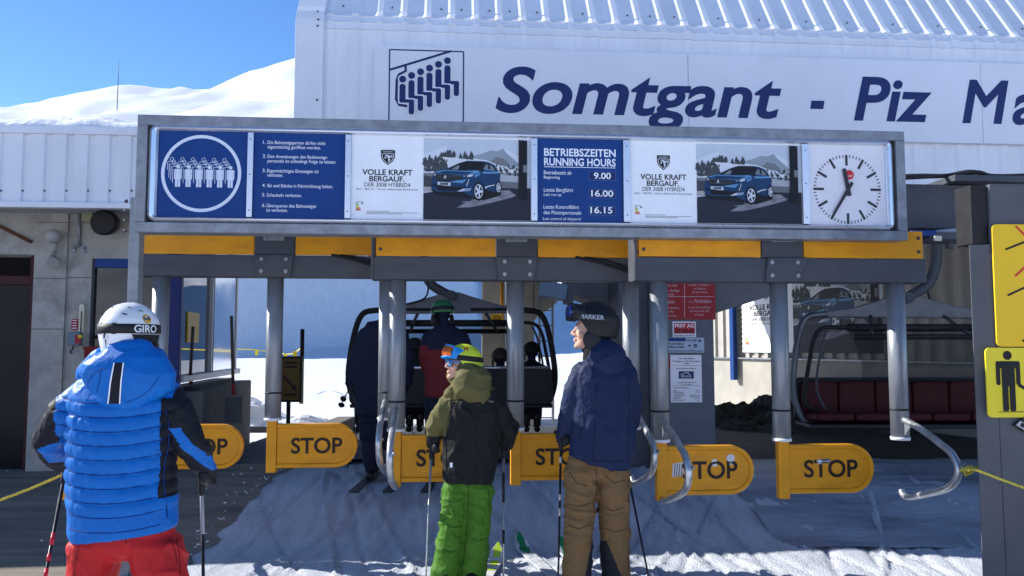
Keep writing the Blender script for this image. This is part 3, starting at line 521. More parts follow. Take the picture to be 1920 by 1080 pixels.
# advertisement panels: text half and printed photograph half, drawn as layered flat shapes
AM = [plastic('ad sky', (.50, .56, .64), .4), plastic('ad peak', (.27, .31, .36), .5), plastic('ad snow', (.62, .66, .71), .5), plastic('ad trees', (.055, .066, .075), .6), plastic('ad road', (.022, .026, .042), .5), plastic('ad car blue', (.012, .045, .115), .3),
      plastic('ad car light', (.10, .26, .46), .3), plastic('ad black', (.010, .011, .016), .4), plastic('ad silver', (.58, .62, .70), .35), plastic('ad road light', (.20, .21, .24), .6), plastic('ad grey', (.17, .185, .20), .5), plastic('ad cloud', (.60, .65, .72), .4), plastic('ad ground', (.36, .35, .36), .5)]
def photo_print(pl, u0, v0, w, h, off, parent, seed=5):
    q = MB(); rn = random.Random(seed); lay = [off]
    def S(mi, pts, up=True):
        if up: lay[0] += .00025
        q.mi = mi; q.flat([(u0+x*w, v0+y*h) for x, y in pts], pl, lay[0])
    S(0, [(0, 0), (1, 0), (1, 1), (0, 1)])
    S(11, [(.45, .62), (.6, .74), (.72, .9), (.9, .8), (.9, .55), (.5, .55)]); S(11, [(0, .8), (.2, .9), (.3, .8), (.15, .74), (0, .72)])
    S(1, [(.40, .74), (.47, .79), (.55, .82), (.62, .86), (.68, .85), (.74, .89), (.775, .83), (.83, .77), (.89, .70), (.89, .6), (.4, .6)])
    S(10, [(.60, .70), (.68, .78), (.75, .76), (.80, .70), (.80, .66), (.6, .66)])
    S(2, [(0, .55), (0, .58), (.12, .64), (.17, .79), (.26, .78), (.36, .74), (.45, .76), (.58, .74), (.70, .68), (.80, .66), (.89, .67), (.89, .36), (0, .36)])
    S(12, [(0, .34), (.9, .34), (.9, .40), (0, .42)])
    S(10, [(0, .42), (.12, .42), (.12, .57), (0, .57)]); S(3, [(0, .40), (.1, .40), (.1, .52), (0, .54)])
    lay[0] += .00025
    for k in range(230):
        r = rn.random()
        if r < .5: x = rn.uniform(0, .22); y = rn.uniform(.58, .74)*(1 if x < .18 else .96)
        elif r < .72: x = rn.uniform(.16, .46); y = .80-(x-.16)*.12+rn.uniform(-.03, .02)
        else: x = rn.uniform(.6, .9); y = .66-(x-.6)*.1+rn.uniform(-.09, .03)
        hh = rn.uniform(.03, .07)*(1 if r < .72 else .7); q.mi = 3; ww = hh*.28; q.flat([(u0+(x-ww)*w, v0+y*h), (u0+(x+ww)*w, v0+y*h), (u0+x*w, v0+(y+hh)*h)], pl, lay[0]+rn.random()*.0002)
    lay[0] += .0003
    S(10, [(.70, .40), (.89, .39), (.89, .47), (.70, .48)])
    for k in range(22): x = .70+.19*k/21; S(3, [(x, .40), (x+.0025, .40), (x+.0025, .575), (x, .58)], k == 0)
    S(3, [(.70, .575), (.89, .568), (.89, .575), (.70, .583)], False)
    S(4, [(0, 0), (1, 0), (1, .40), (.89, .395), (.7, .40), (.3, .36), (.12, .345), (0, .32)])
    S(9, [(.31, .15), (.43, .155), (.62, .21), (.84, .29), (.86, .31), (.80, .37), (.72, .37), (.6, .30), (.4, .22)])
    lay[0] += .0002
    for k in range(50): x = rn.uniform(.33, .82); y = .16+(x-.33)*.3+rn.uniform(-.01, .07); S(4 if k % 2 else 12, [(x, y), (x+.05, y+.012), (x+.055, y+.016), (x, y+.005)], False)
    lay[0] += .0003
    # car
    S(7, [(.07, .36), (.12, .30), (.40, .27), (.56, .24), (.72, .31), (.72, .40), (.5, .42), (.1, .42)])
    S(5, [(.068, .40), (.075, .47), (.085, .54), (.11, .59), (.20, .615), (.34, .70), (.40, .725), (.55, .725), (.60, .715), (.66, .68), (.695, .59), (.715, .575), (.712, .44), (.70, .36), (.66, .35), (.57, .38), (.55, .30), (.48, .27), (.36, .34), (.14, .34), (.08, .36)])
    S(6, [(.11, .585), (.20, .61), (.38, .60), (.50, .61), (.53, .585), (.46, .56), (.30, .545), (.16, .545)]); S(5, [(.12, .57), (.20, .60), (.38, .59), (.47, .59), (.40, .555), (.2, .548)])
    S(6, [(.55, .57), (.70, .575), (.695, .60), (.55, .60)]); S(6, [(.48, .52), (.53, .56), (.52, .575), (.47, .55)])
    S(7, [(.215, .61), (.33, .695), (.41, .72), (.55, .715), (.575, .705), (.53, .615), (.38, .608)]); S(9, [(.255, .615), (.315, .665), (.335, .66), (.32, .615)])
    S(7, [(.53, .60), (.575, .695), (.61, .685), (.655, .66), (.675, .605), (.62, .595)]); S(10, [(.555, .625), (.58, .685), (.60, .68), (.605, .605)]); S(10, [(.625, .605), (.615, .678), (.645, .66), (.665, .61)])
    S(5, [(.56, .60), (.62, .60), (.625, .625), (.575, .632)]); S(6, [(.565, .618), (.622, .612), (.622, .624), (.575, .63)])
    S(7, [(.11, .555), (.34, .545), (.36, .50), (.30, .475), (.13, .475), (.105, .51)])
    lay[0] += .0002
    for r_ in range(4):
        for k in range(13): x = .115+.018*k; y = .49+.017*r_; S(10, [(x, y), (x+.011, y+.003), (x+.011, y+.007), (x, y+.004)], False)
    S(8, [(.185, .50), (.20, .545), (.205, .545), (.21, .50), (.20, .51)])
    S(8, [(.36, .535), (.46, .56), (.455, .535), (.42, .525)]); S(7, [(.38, .538), (.41, .545), (.41, .53), (.39, .53)]); S(8, [(.105, .53), (.115, .565), (.095, .545)])
    S(8, [(.13, .415), (.25, .412), (.25, .455), (.13, .46)])
    S(6, [(.26, .47), (.40, .495), (.36, .445), (.25, .46)]); S(8, [(.395, .41), (.42, .50), (.425, .50), (.402, .41)])
    S(7, [(.08, .41), (.13, .41), (.13, .36), (.30, .355), (.40, .375), (.38, .40), (.30, .40), (.25, .405), (.09, .43)]); S(8, [(.31, .345), (.43, .355), (.445, .385), (.37, .38)]); S(6, [(.36, .352), (.43, .36), (.44, .38), (.39, .376)])
    for cx, cy, rx, ry in ((.513, .35, .052, .115), (.698, .40, .028, .075)):
        S(7, [(cx+rx*math.cos(a*.2618), cy+ry*math.sin(a*.2618)) for a in range(24)]); S(8, [(cx+rx*.76*math.cos(a*.2618), cy+ry*.76*math.sin(a*.2618)) for a in range(24)]); lay[0] += .0002
        for k in range(5):
            a = 2*math.pi*k/5+.6; S(7, [(cx+rx*.7*math.cos(a-.42), cy+ry*.7*math.sin(a-.42)), (cx+rx*.7*math.cos(a+.42), cy+ry*.7*math.sin(a+.42)), (cx+rx*.2*math.cos(a), cy+ry*.2*math.sin(a))], False)
    S(8, [(.57, .40), (.60, .42), (.66, .435), (.665, .428), (.60, .405), (.575, .385)])
    q.mi = 7; q.text("3008", pl, u0+.150*w, v0+.422*h, .026*h, .08*w, lay[0]+.0004, .03)
    # right pillar
    S(7, [(.885, .27), (.965, .25), (.967, .985), (.888, .99)]); S(10, [(.93, .59), (.965, .59), (.965, .68), (.93, .68)]); S(8, [(.967, .05), (1, .05), (1, 1), (.967, 1)], False) if False else None
    return q.build('photo_print', AM, parent)
def advert(pl, ut0, ut1, up1, v0, v1, off, parent, photo_h=(.0, .985), pale_strip=True):
    """text half ut0..ut1, photo half ut1..up1"""
    w, h = ut1-ut0, v1-v0; q = MB(); X = lambda px: ut0+(px-658)/136*w; Yv = lambda py: v1-(py-254.5)/162*h
    q.mi = 0
    for t, x0, x1, y, cp, b in (("VOLLE KRAFT", 679, 773, 331, 10.5, .02), ("BERGAUF.", 692, 758, 343.5, 10, .02), ("DER 3008 HYBRID4", 683, 769, 354, 8, .0), ("4x4 – 300 PS – 55 km elektrische Reichweite", 667, 784, 360.5, 3.4, 0)):
        q.text(t, pl, X(x0), Yv(y), cp/162*h, X(x1)-X(x0), off+.0015, b)
    for x0, x1, y in ((687, 730, 401.5), (687, 783, 404.2), (687, 755, 406.5)): stroke(q, pl, [(X(x0), Yv(y)), (X(x1), Yv(y))], .0025, off+.0012)
    crest = [(713, 283), (716, 282), (737, 282), (740, 283), (739.5, 297), (736, 304), (726.5, 312), (717, 304), (713.5, 297)]
    q.flat([(X(a), Yv(b)) for a, b in crest], pl, off+.0014); q.mi = 1
    inn = [(715, 289), (738, 289), (737.5, 297), (734.5, 303), (726.5, 309.5), (718.5, 303), (715.5, 297)]
    q.flat([(X(a), Yv(b)) for a, b in inn], pl, off+.0018); q.mi = 0
    q.flat([(X(a), Yv(b)) for a, b in [(716, 290), (737, 290), (736.5, 297), (733.5, 302.5), (726.5, 308.3), (719.5, 302.5), (716.5, 297)]], pl, off+.0021); q.mi = 1
    for pts in ([(720, 293), (724, 291.5), (728, 292), (725, 294.5)], [(719.5, 296), (724, 295), (722, 300)], [(725, 294), (730, 293), (733, 297), (729, 296.5), (731, 302), (727, 306), (727.5, 300)], [(732, 293), (735, 292), (734.5, 299)]): q.flat([(X(a), Yv(b)) for a, b in pts], pl, off+.0025)
    q.text("PEUGEOT", pl, X(717.5), Yv(287), 2.6/162*h, X(736)-X(717.5), off+.0022)
    for k, cl in enumerate((2, 2, 3, 3, 4, 5, 5)): q.mi = cl; q.flat([(X(667.5), Yv(386.5+2.1*k+1.6)), (X(671+1.1*k), Yv(386.5+2.1*k+1.6)), (X(671+1.1*k), Yv(386.5+2.1*k)), (X(667.5), Yv(386.5+2.1*k))], pl, off+.0015)
    q.mi = 0; stroke(q, pl, [(X(667), Yv(384)), (X(681), Yv(384))], .0035, off+.0012); q.flat([(X(678), Yv(388)), (X(681.5), Yv(388)), (X(681.5), Yv(385.8)), (X(678), Yv(385.8))], pl, off+.0013)
    q.build('print', [black, plastic('ad white', (.7, .74, .8)), plastic('label green', (.1, .4, .1)), plastic('label yellow', (.7, .6, .05)), plastic('label orange', (.7, .3, .03)), plastic('label red', (.6, .05, .03))], parent)
    photo_print(pl, ut1, v0+h*.0, up1-ut1, h*.985, off+.001, parent)
for k, (a_, b_, c_, d_) in enumerate(((658, 794, 996, 658), (1182, 1307, 1504, 1182))):
    p, (ua, ub) = panel('advert_panel', a_, c_, white); uphoto = bp(b_, 340)[0]; uend = bp(c_-1, 340)[0]
    advert(BP, ua, uphoto, uend, PV0+.004, PV1-.004, F0, p)
# clock
p, (ua, ub) = panel('clock', 1516, 1665, plastic('clock face', (.76, .75, .80), .35)); cx, cy = bp(1590, 354.5); rr = bp(1653, 354)[0]-cx
q = MB(); q.mi = 0
for k in range(60):
    a = 2*math.pi*k/60; hh = k % 5 == 0; r0, r1, w = (rr*.69, rr, .0185) if hh else (rr*.92, rr, .007)
    d = (math.sin(a), math.cos(a)); e = (d[1]*w/2, -d[0]*w/2)
    q.flat([(cx+d[0]*r0+e[0], cy+d[1]*r0+e[1]), (cx+d[0]*r1+e[0], cy+d[1]*r1+e[1]), (cx+d[0]*r1-e[0], cy+d[1]*r1-e[1]), (cx+d[0]*r0-e[0], cy+d[1]*r0-e[1])][::-1], BP, F0+.0015)
q.build('dial_marks', plastic('dial grey', (.045, .05, .06), .5), p)
def hand(name, ang, L0, L1, w0, w1, off, m):
    d = V((math.sin(ang), math.cos(ang), 0)); e = V((d.y, -d.x, 0)); q = MB(); pts = [V((cx, cy, 0))+d*l+e*s for l, s in ((-L0, w0/2), (L1, w1/2), (L1+.008, 0), (L1, -w1/2), (-L0, -w0/2))]
    q.prism([(a.x, a.y) for a in pts], BP.pt(0, 0, off), BP.g, (0, 0, 1), .004); q.build(name, m, p)
hm = plastic('hand grey', (.035, .037, .045), .4)
hand('hour_hand', R(-10), .05, .145, .030, .026, F0+.012, hm); hand('minute_hand', R(212), .055, .205, .024, .018, F0+.018, hm)
q = MB(); c = bp(1593, 327.5); q.flat(circ(c[0], c[1], .034, 28), BP, F0+.008); q.mi = 1; q.text("auf", BP, c[0]-.012, c[1]-.014, .016, .034, F0+.0085, .01); q.build('red_disc', [plastic('signal red', (.62, .03, .04), .4), white], p)
q = MB()
for x0, x1, y0, y1 in ((1517, 1523, 280, 429),): a, b = bp(1519, 428), bp(1524, 280); q.box(BP.pt(a[0]+.0, (PV0+PV1)/2, F0+.006), (.010, .012, PV1-PV0-.01), brot); q.build('clock_bezel', alu, p); q = MB(); q.box(BP.pt(ub-.012, (PV0+PV1)/2, F0+.006), (.010, .012, PV1-PV0-.01), brot)
q.build('clock_bezel', alu, p)
mx = [(463.5, 474.5), (647, 658), (995.5, 1007.5), (1168.5, 1181.5), (1503.5, 1516)]
for x0, x1 in mx:
    a, b = bp(x0, 330)[0], bp(x1, 330)[0]; q = MB(); q.box(BP.pt((a+b)/2, (PV0+PV1)/2, .003), (b-a, .016, PV1-PV0-.006), brot); mm = q.build('mullion', alu, board, bevel=.004)
    q = MB()
    for v in (PV0+.05, (PV0+PV1)/2, PV1-.05): q.ell(Matrix.Translation(BP.pt((a+b)/2, v, .011)) @ Matrix.Scale(.005, 4), 8, 5)
    q.build('mullion_screws', steel_dk, mm)

# ------------------------------------------------------------------ gate units: beam, hanging tubes, STOP paddles, guard bows
LANE = .888
def bow_pts():
    sz = [(.05, .045), (.25, .0), (.47, -.075), (.60, -.13), (.66, -.215), (.62, -.305), (.50, -.375), (.25, -.455), (.08, -.50), (.02, -.50), (-.01, -.47)]
    return sz
UNITS = []
def gate_unit(k, pxB, pyBeam, Y, pyRing, label):
    o = P(pxB, pyBeam, Y); ring = P(pxB, pyRing, Y).z-o.z; o2 = (o.x, o.y, o.z)
    t = thing('gate_beam', label, 'gate beam', o2, YAW, 'gate beams over the six lanes')
    L0, L1 = -LANE-.19, LANE+(.20 if k == 2 else .10)
    q = MB(); q.box(((L0+L1)/2, .0, .085), (L1-L0, .20, .17)); q.build('beam', steel_dk, t, local=True, bevel=.008)
    q = MB(); q.box((L0+.006, -.002, .165), (.018, .212, .33)); q.build('end_plate', steel_dk, t, local=True, bevel=.003)
    for x0, x1 in ((L0+.03, -.155), (.165, L1-.02)):
        q = MB(); q.box(((x0+x1)/2, -.085, .275), (x1-x0, .02, .20)); pnl = q.build('cover_plate', orange, t, local=True, bevel=.004)
        q = MB()
        for v in (.225, .325): q.ell(Matrix.Translation(((x0+.035) if x0 < 0 else x1-.035, -.097, v)) @ Matrix.Scale(.013, 4), 8, 6)
        q.build('bolt', steel_dk, pnl, local=True)
    q = MB(); q.box((0, -.045, .30), (.30, .13, .256)); q.build('bracket_head', steel_dk, t, local=True, bevel=.006)
    q = MB(); sk = (-.03, 0, .04)[k]; q.prism([(-.155+max(sk, 0), .175), (.155+max(0, sk), .175), (.155-max(-sk, 0)*0+(-.02 if sk <= 0 else -.07), .0), (-.155+(.02 if sk >= 0 else .03), 0)], (0, -.106, -.004), (1, 0, 0), (0, 0, 1), .02); fp_ = q.build('face_plate', steel_dk, t, local=True, bevel=.004)
    q = MB()
    for x in (-.09, .10):
        for z in (.04, .135): q.tube([(x, -.12, z), (x, -.14, z)], [.019, .016], 6, False)
    q.build('hex_bolts', tubem, fp_, local=True)
    if k < 2: q = MB(); q.tube(curve([(.45, -.098, .175), (.62, -.115, .14), (.80, -.118, .085), (LANE+.06, -.108, .03)], 5), .012, 6); q.tube(curve([(.52, -.098, .175), (.70, -.112, .15), (LANE+.06, -.106, .06)], 5), .008, 6); q.build('drooping_cable', black, t, local=True)
    # arm that carries the sign board
    bd = V((0, 0, 0)); dist = (V(o2)-BP.o).dot(BP.n)*-1-.16
    q = MB(); q.box((0, -dist/2-.05, .405), (.10, max(.05, dist), .07)); q.box((0.0, -.115, .335), (.165, .014, .10)); arm = q.build('sign_arm', galv, t, local=True, bevel=.005)
    q = MB()
    for x in (-.065, .065): q.tube([(x, -.122, .308), (x, -.136, .308)], [.014, .012], 6, False)
    q.build('hex_bolts', tubem, arm, local=True)
    for j, x in enumerate((-LANE, 0, LANE)):
        q = MB(); q.tube([(x, -.02, .0), (x, -.02, ring+.02)], .064, 28); tb = q.build('hanging_tube', tubem, t, local=True)
        q = MB(); q.tube([(x, -.02, ring+.022), (x, -.02, ring)], .068, 28); q.build('collar', whitep, tb, local=True)
        q = MB(); q.tube([(x, -.02, ring+.225), (x, -.02, ring+.212)], .0655, 28); q.build('joint_band', black, tb, local=True)
    UNITS.append((t, ring)); return t, ring
stop_labels = [['orange STOP paddle half hidden behind the blue jacketed skier', 'orange STOP paddle hanging clear in front of the snow slope window', ],
               ['orange STOP paddle behind the boy in the lime helmet, mostly covered', 'orange STOP paddle just left of the tall skier in navy jacket'],
               ['orange STOP paddle with torn white stickers behind a bent guard tube', 'orange STOP paddle with one small star sticker on the letter T']]
bow_labels = {(0, 0): 'bent guard tube hidden behind the blue jacketed skier', (0, 2): 'bent guard tube seen edge on beside the navy skier at the loading line', (1, 0): 'bent guard tube in front of the boy, seen almost end on', (1, 2): 'bent guard tube beside the tall skier in navy', (2, 0): 'bent guard tube crossing the stickered STOP paddle', (2, 2): 'bent guard tube with yellow rope knotted round it'}
for k, (pxB, pyBm, Y, pyR, lab) in enumerate(((518, 520.5, 6.45, 788, 'gate beam with orange covers on the far lanes, above the blue skier'), (966, 527, 6.12, 806, 'gate beam with orange covers in the middle, above the boy'), (1457, 530, 5.86, 826, 'gate beam with orange covers beneath the clock'))):
    t, ring = gate_unit(k, pxB, pyBm, Y, pyR, lab)
    M0 = MW[t.name]
    for j, x in enumerate((-LANE, 0)):
        c = M0 @ V((x, -.02, ring)); g = thing('stop_paddle', stop_labels[k][j], 'stop sign', c, YAW, 'STOP paddles at the gates')
        q = MB(); q.box((.0, 0, -.20), (.076, .07, .41)); bar = q.build('pivot_bar', orange, g, local=True, bevel=.006)
        w = .668; h = .345
        def outline(i): 
            r = h/2-i; return [(.041, -i), (w-h/2, -i)]+[(w-h/2+r*math.sin(R(a)), -h/2+r*math.cos(R(a))) for a in range(10, 180, 10)]+[(w-h/2, -h+i), (.041, -h+i)]
        q = MB(); n_ = len(outline(0)); O = V((0, 0, -.025))
        prof = [(0, .022), (.0, -.024), (.006, -.030), (.022, -.030), (.028, -.030), (.036, -.016)]
        vs = [O+V((x_, y_, z_)) for i_, y_ in prof for x_, z_ in outline(i_)]
        q.add(vs, [(a*n_+b, a*n_+b+1, (a+1)*n_+b+1, (a+1)*n_+b) for a in range(len(prof)-1) for b in range(n_-1)]+[tuple(range((len(prof)-1)*n_, len(prof)*n_))]+[tuple(range(n_-1, -1, -1))], False)
        blade = q.build('blade', orange, g, local=True)
        q = MB(); pl = Plane(V((0, 0, 0)), 0.); q.text("STOP", pl, .150, -.025-h/2-.058, .116, .40, .0185, .022, 0, 1.0)
        q.build('lettering', mat('dark brown paint', (.028, .017, .012), .5, 0, .3, 30), blade, local=True)
        if k == 2:
            q = MB(); q.mi = 0; pl2 = pl
            if j == 0:
                SK = [plastic('sticker white', (.66, .66, .66), .5), plastic('sticker dark', (.16, .15, .14), .5)]; q.flat([(.36, -.17), (.40, -.175), (.40, -.12), (.365, -.125)], pl, .0192); q.build('sticker', SK, blade, local=True); q = MB(); q.flat(circ(.50, -.115, .032, 9, .028), pl, .0192); q.flat([(.49, -.16), (.51, -.165), (.515, -.12), (.495, -.115)], pl, .0193); q.build('sticker', SK, blade, local=True); q = MB(); q.flat([(.075, -.245), (.155, -.235), (.16, -.14), (.08, -.15)], pl, .0172)
                q.mi = 1
                for a in range(4): q.flat([(.085+.017*a, -.24), (.093+.017*a, -.24), (.102+.017*a, -.15), (.094+.017*a, -.15)], pl, .0176)
            else:
                q.mi = 1; q.flat([(.27, -.16), (.35, -.16), (.345, -.125), (.27, -.13)], pl, .0190); q.mi = 0
                q.flat([(.265+.026*(1 if a % 2 == 0 else .45)*math.sin(a*.6283), -.148+.026*(1 if a % 2 == 0 else .45)*math.cos(a*.6283)) for a in range(10)], pl, .0194); q.flat([(.28, -.15), (.345, -.146), (.345, -.142), (.28, -.145)], pl, .0195)
            q.build('sticker', [plastic('sticker white', (.66, .66, .66), .5), plastic('sticker dark', (.16, .15, .14), .5)], blade, local=True)
        q = MB()                                   # worn paint along the rim
        rn = random.Random(k*5+j)
        for a in range(8 if k < 2 else 16):
            an = rn.uniform(35, 150); r = h/2-.004-rn.uniform(0, .012); c0 = V((w-h/2+r*math.sin(R(an)), -.0292, -.025-h/2+r*math.cos(R(an)))); d = V((math.cos(R(an)), 0, -math.sin(R(an))))*rn.uniform(.006, .02); e = V((math.sin(R(an)), 0, math.cos(R(an))))*rn.uniform(.001, .0035); q.add([c0-d-e, c0+d-e*.5, c0+d*.7+e, c0-d*.6+e], [(0, 1, 2, 3)])
        q.build('paint_chips', plastic('bare chips', (.60, .56, .48), .6), blade, local=True)
    for j, x in enumerate((-LANE, LANE)):
        jj = 0 if j == 0 else 2; c = M0 @ V((x, -.02, ring)); g = thing('guard_tube', bow_labels[(k, jj)], 'guard tube', c, YAW, 'bent guard tubes on the gates')
        pts = curve([V((.0, -s, z+.105)) for s, z in bow_pts()], 7); q = MB(); q.tube(pts, .0235, 16); q.build('bent_tube', mat('worn bright tube', (.50, .51, .53), .32, .75, .25, 14, .1, 60, dirt=(.2, .2, .2), dirt_s=9, dirt_amt=.5), g, local=True)
        q = MB(); q.prism([(-.06, .13), (-.14, .11), (-.06, .03)], (-.006, 0, 0), (0, 1, 0), (0, 0, 1), .012); q.build('gusset', galv, g, local=True)
        q = MB(); s = V((0, -.66, -.012)); s.z = -.10; q.tube([s+V((.02, -.01, .02)), s+V((.034, -.012, .02))], .012, 10); q.build('eyelet', tubem, g, local=True)
        if (k, jj) == (2, 2): ROPE_R = MW[g.name] @ V((.02, -.68, -.12))
        if (k, jj) == (0, 0): ROPE_L = MW[g.name] @ V((-.02, -.68, -.12))
ropem = mat('yellow rope', (.62, .50, .07), .75, 0, .35, 120, .3, 200, stretch=(1, 1, 1))
def rope(label, pts, knot=None):
    t = thing('rope', label, 'rope', pts[0], 0, 'yellow barrier ropes'); q = MB(); C = curve(pts, 10)
    # three-strand twist
    for s_ in range(3):
        out = []; L = 0
        for i, p_ in enumerate(C):
            if i: L += (C[i]-C[i-1]).length
            a = L*150+s_*2.094; out.append(p_+V((0, math.cos(a), math.sin(a)))*.0045)
        q.tube(out, .0055, 6)
    q.build('line', ropem, t)
    if knot is not None:
        q = MB(); q.tube(curve([knot+V((-.02, 0, .0)), knot+V((.03, -.035, .03)), knot+V((.06, 0, 0)), knot+V((.03, .03, -.03)), knot+V((0, -.03, .01)), knot+V((.06, -.02, .02)), knot+V((.12, -.01, .035)), knot+V((.15, 0, .10)), knot+V((.16, 0, .115))], 8), .011, 8); q.build('knot', ropem, t)
# ------------------------------------------------------------------ steel post, signs on it and girder (right)
RP = Plane(P(1871, 720, 4.75), R(3)); RP.o.z = 0; rrot = Matrix.Rotation(R(3), 3, 'Z')
post = thing('steel_post', 'thick grey painted steel post carrying the yellow signs and the girder', 'post', RP.pt(.3, 0), R(3))
ztop = RP.uv(1900, 345)[1]; PW = .62
q = MB(); q.box(RP.pt(PW/2, ztop/2-.2, -.095), (PW, .19, ztop+.4), rrot); q.build('shaft', steel_post, post, bevel=.012)
zc_ = RP.uv(1850, 458)[1]; q = MB(); q.add([RP.pt(a, z, -d) for z in (-.4, zc_) for a, d in ((-.002, .002), (-.116, .032), (-.112, .045), (-.002, .10))], [(0, 1, 5, 4), (1, 2, 6, 5), (2, 3, 7, 6), (4, 5, 6, 7)][:0]+[(0, 4, 5, 1), (1, 5, 6, 2), (2, 6, 7, 3), (4, 7, 6, 5)]); q.build('corner_plate', steel_post, post)
q = MB(); q.box(RP.pt(-.055, (zc_+ztop)/2, -.10), (.10, .16, ztop-zc_-.01), rrot); q.build('shade_gap_box', black, post, bevel=.004)  # black box added over the post side to stand for a shadowed gap
q = MB(); q.tube([RP.pt(-.005, 2.05, .008), RP.pt(.2, 2.052, .008)], .006, 6); q.build('red_strap', redp, post)
q = MB(); wt = mat('scratched metal wear', (.26, .26, .27), .45, .3, .3, 20); rn = random.Random(4)
for (px, py, w, h) in ((1893, 908, .05, .012), (1900, 1010, .03, .004), (1888, 1030, .004, .05), (1912, 1000, .02, .006)):
    u, v = RP.uv(px, py)
    pts = [(u+w*math.cos(a*.7)*(1+.4*rn.random()), v+h*math.sin(a*.7)*(1+.5*rn.random())) for a in range(9)]; q.flat(pts, RP, .0012)
q.build('scuff_mark', mat('dark scuff', (.09, .09, .095), .6), post)
GP = Plane(P(1760, 390, 6.35), YAW); gu0, gv0 = GP.uv(1330, 432); gu1, gv1 = GP.uv(1840, 347)
q = MB(); gv0 = GP.uv(1840, 430)[1]; q.box(GP.pt((gu0+gu1)/2, (gv0+gv1)/2, -.2), (gu1-gu0, .4, gv1-gv0), rot); girder = q.build('steel_girder', steel_dk, bevel=.01, label='dark box girder running from behind the clock to the steel post', cat='girder')
q = MB(); c0 = GP.pt(GP.uv(1900, 338)[0], gv1+.035, -.15); q.box(c0, (1.12, .5, .05), rot); q.build('girder_shelf', steel_dk, bevel=.004, label='flat steel shelf plate on top of the dark girder', cat='plate')
t = thing('cable_bundle', 'black cable bundle lying over the girder and post cap', 'cable', GP.pt(gu1-.5, gv1+.08)); q = MB()
for k in range(3): q.tube(curve([GP.pt(gu1-.75, gv1+.03+.012*k, .06-.03*k), GP.pt(gu1-.5, gv1+.05+.010*k, .05-.03*k), GP.pt(gu1-.28, gv1+.075, -.02), GP.pt(gu1-.05, gv1+.095+.012*k, .03-.04*k), GP.pt(gu1+.12, gv1+.075, .0), GP.pt(gu1+.6, gv1+.085+.012*k, -.03*k)], 8), .018, 8)
q.build('cable', black, t)
q = MB(); q.box(P(1722, 440, 6.15), (.20, .16, .045), rot); q.build('blue_guide_block', bluep, bevel=.006, label='small blue guide block under the dark girder', cat='guide block')
t = thing('sheave', 'pale flat guide wheel under the girder above the hanger arm', 'wheel', P(1779, 440, 6.3)); q = MB(); c = P(1779, 438, 6.3); q.tube([c-V((0, 0, .02)), c-V((0, 0, .015)), c+V((0, 0, .015)), c+V((0, 0, .02))], [.14, .15, .15, .14], 32); q.build('rim', plastic('pale wheel', (.45, .48, .53), .4), t); q = MB(); q.tube([c-V((0, 0, .12)), c-V((0, 0, .02))], .03, 12); q.build('axle', steel_dk, t)
q = MB(); q.box(P(1792, 447, 6.25), (.62, .3, .055), rot); pl_ = q.build('guide_rail', steel_dk, bevel=.004, label='dark guide rail plate under the pale wheel', cat='rail')
q = MB(); q.box(P(1758, 447, 6.05), (.055, .02, .038), rot); q.build('marker_plate', plastic('marker', (.62, .62, .5)), pl_)
# yellow signs
SPn = Plane(RP.pt(0, 0, .02), R(3)); s_ = lambda px, py: SPn.uv(px, py)
a, b = s_(1870, 650), s_(1870, 420); W1 = .60
t = thing('instruction_sign', 'tall amber sign with ski and arrow strokes on the steel post', 'sign', SPn.pt(a[0]+.3, a[1]), R(3))
q = MB(); q.prism(rrect(a[0], a[1], a[0]+W1, b[1], .03), SPn.pt(0, 0, -.012), SPn.g, (0, 0, 1), .012); q.build('plate', yellow, t, bevel=.002)
q = MB(); q.mi = 0
for pts in ([(1885, 468), (1925, 452)], [(1889, 554), (1930, 535)], [(1917, 640), (1926, 634)]): stroke(q, SPn, [s_(*p) for p in pts], .012, .002)
c = s_(1950, 470); stroke(q, SPn, [c, (c[0], c[1]-.2), (c[0]+.07, c[1]-.36)], .035, .002); q.flat(circ(c[0], c[1]+.05, .035), SPn, .002); q.mi = 1
for pts in ([(1904, 424), (1930, 450)], [(1903, 518), (1927, 496)]): stroke(q, SPn, [s_(*p) for p in pts], .012, .0024)
q.build('ski_pictogram', [black, plastic('signal red', (.62, .03, .04))], t)
a, b = s_(1853, 783), s_(1853, 652)
t = thing('pictogram_sign', 'lemon yellow sign with black standing figure holding a hand on the steel post', 'sign', SPn.pt(a[0]+.3, a[1]), R(3))
q = MB(); q.prism(rrect(a[0], a[1], a[0]+.66, b[1], .028), SPn.pt(0, 0, -.012), SPn.g, (0, 0, 1), .012); q.build('plate', yellow2, t, bevel=.002)
q = MB()
def figure2d(q, pl, fx, ft, fb, off, m=1.):
    c = fx; H = ft-fb; q.flat(circ(c, ft-.075*H, .076*H, 22), pl, off); sh = ft-.17*H
    q.flat(rrect(c-.21*H, sh-.40*H, c-.135*H, sh, .035*H), pl, off); q.flat(rrect(c+.135*H, sh-.40*H, c+.21*H, sh, .035*H), pl, off+.0003)
    q.flat(rrect(c-.205*H, sh-.12*H, c+.205*H, sh, .06*H), pl, off+.0006); q.flat([(c-.115*H, sh-.42*H), (c+.115*H, sh-.42*H), (c+.115*H, sh-.05*H), (c-.115*H, sh-.05*H)], pl, off+.0009)
    q.flat(rrect(c-.112*H, fb, c-.010*H, sh-.38*H, .03*H), pl, off+.0012); q.flat(rrect(c+.010*H, fb, c+.112*H, sh-.38*H, .03*H), pl, off+.0012)
f0, f1 = s_(1893, 771), s_(1893, 658); figure2d(q, SPn, f0[0], f1[1], f0[1], .002); H = f1[1]-f0[1]
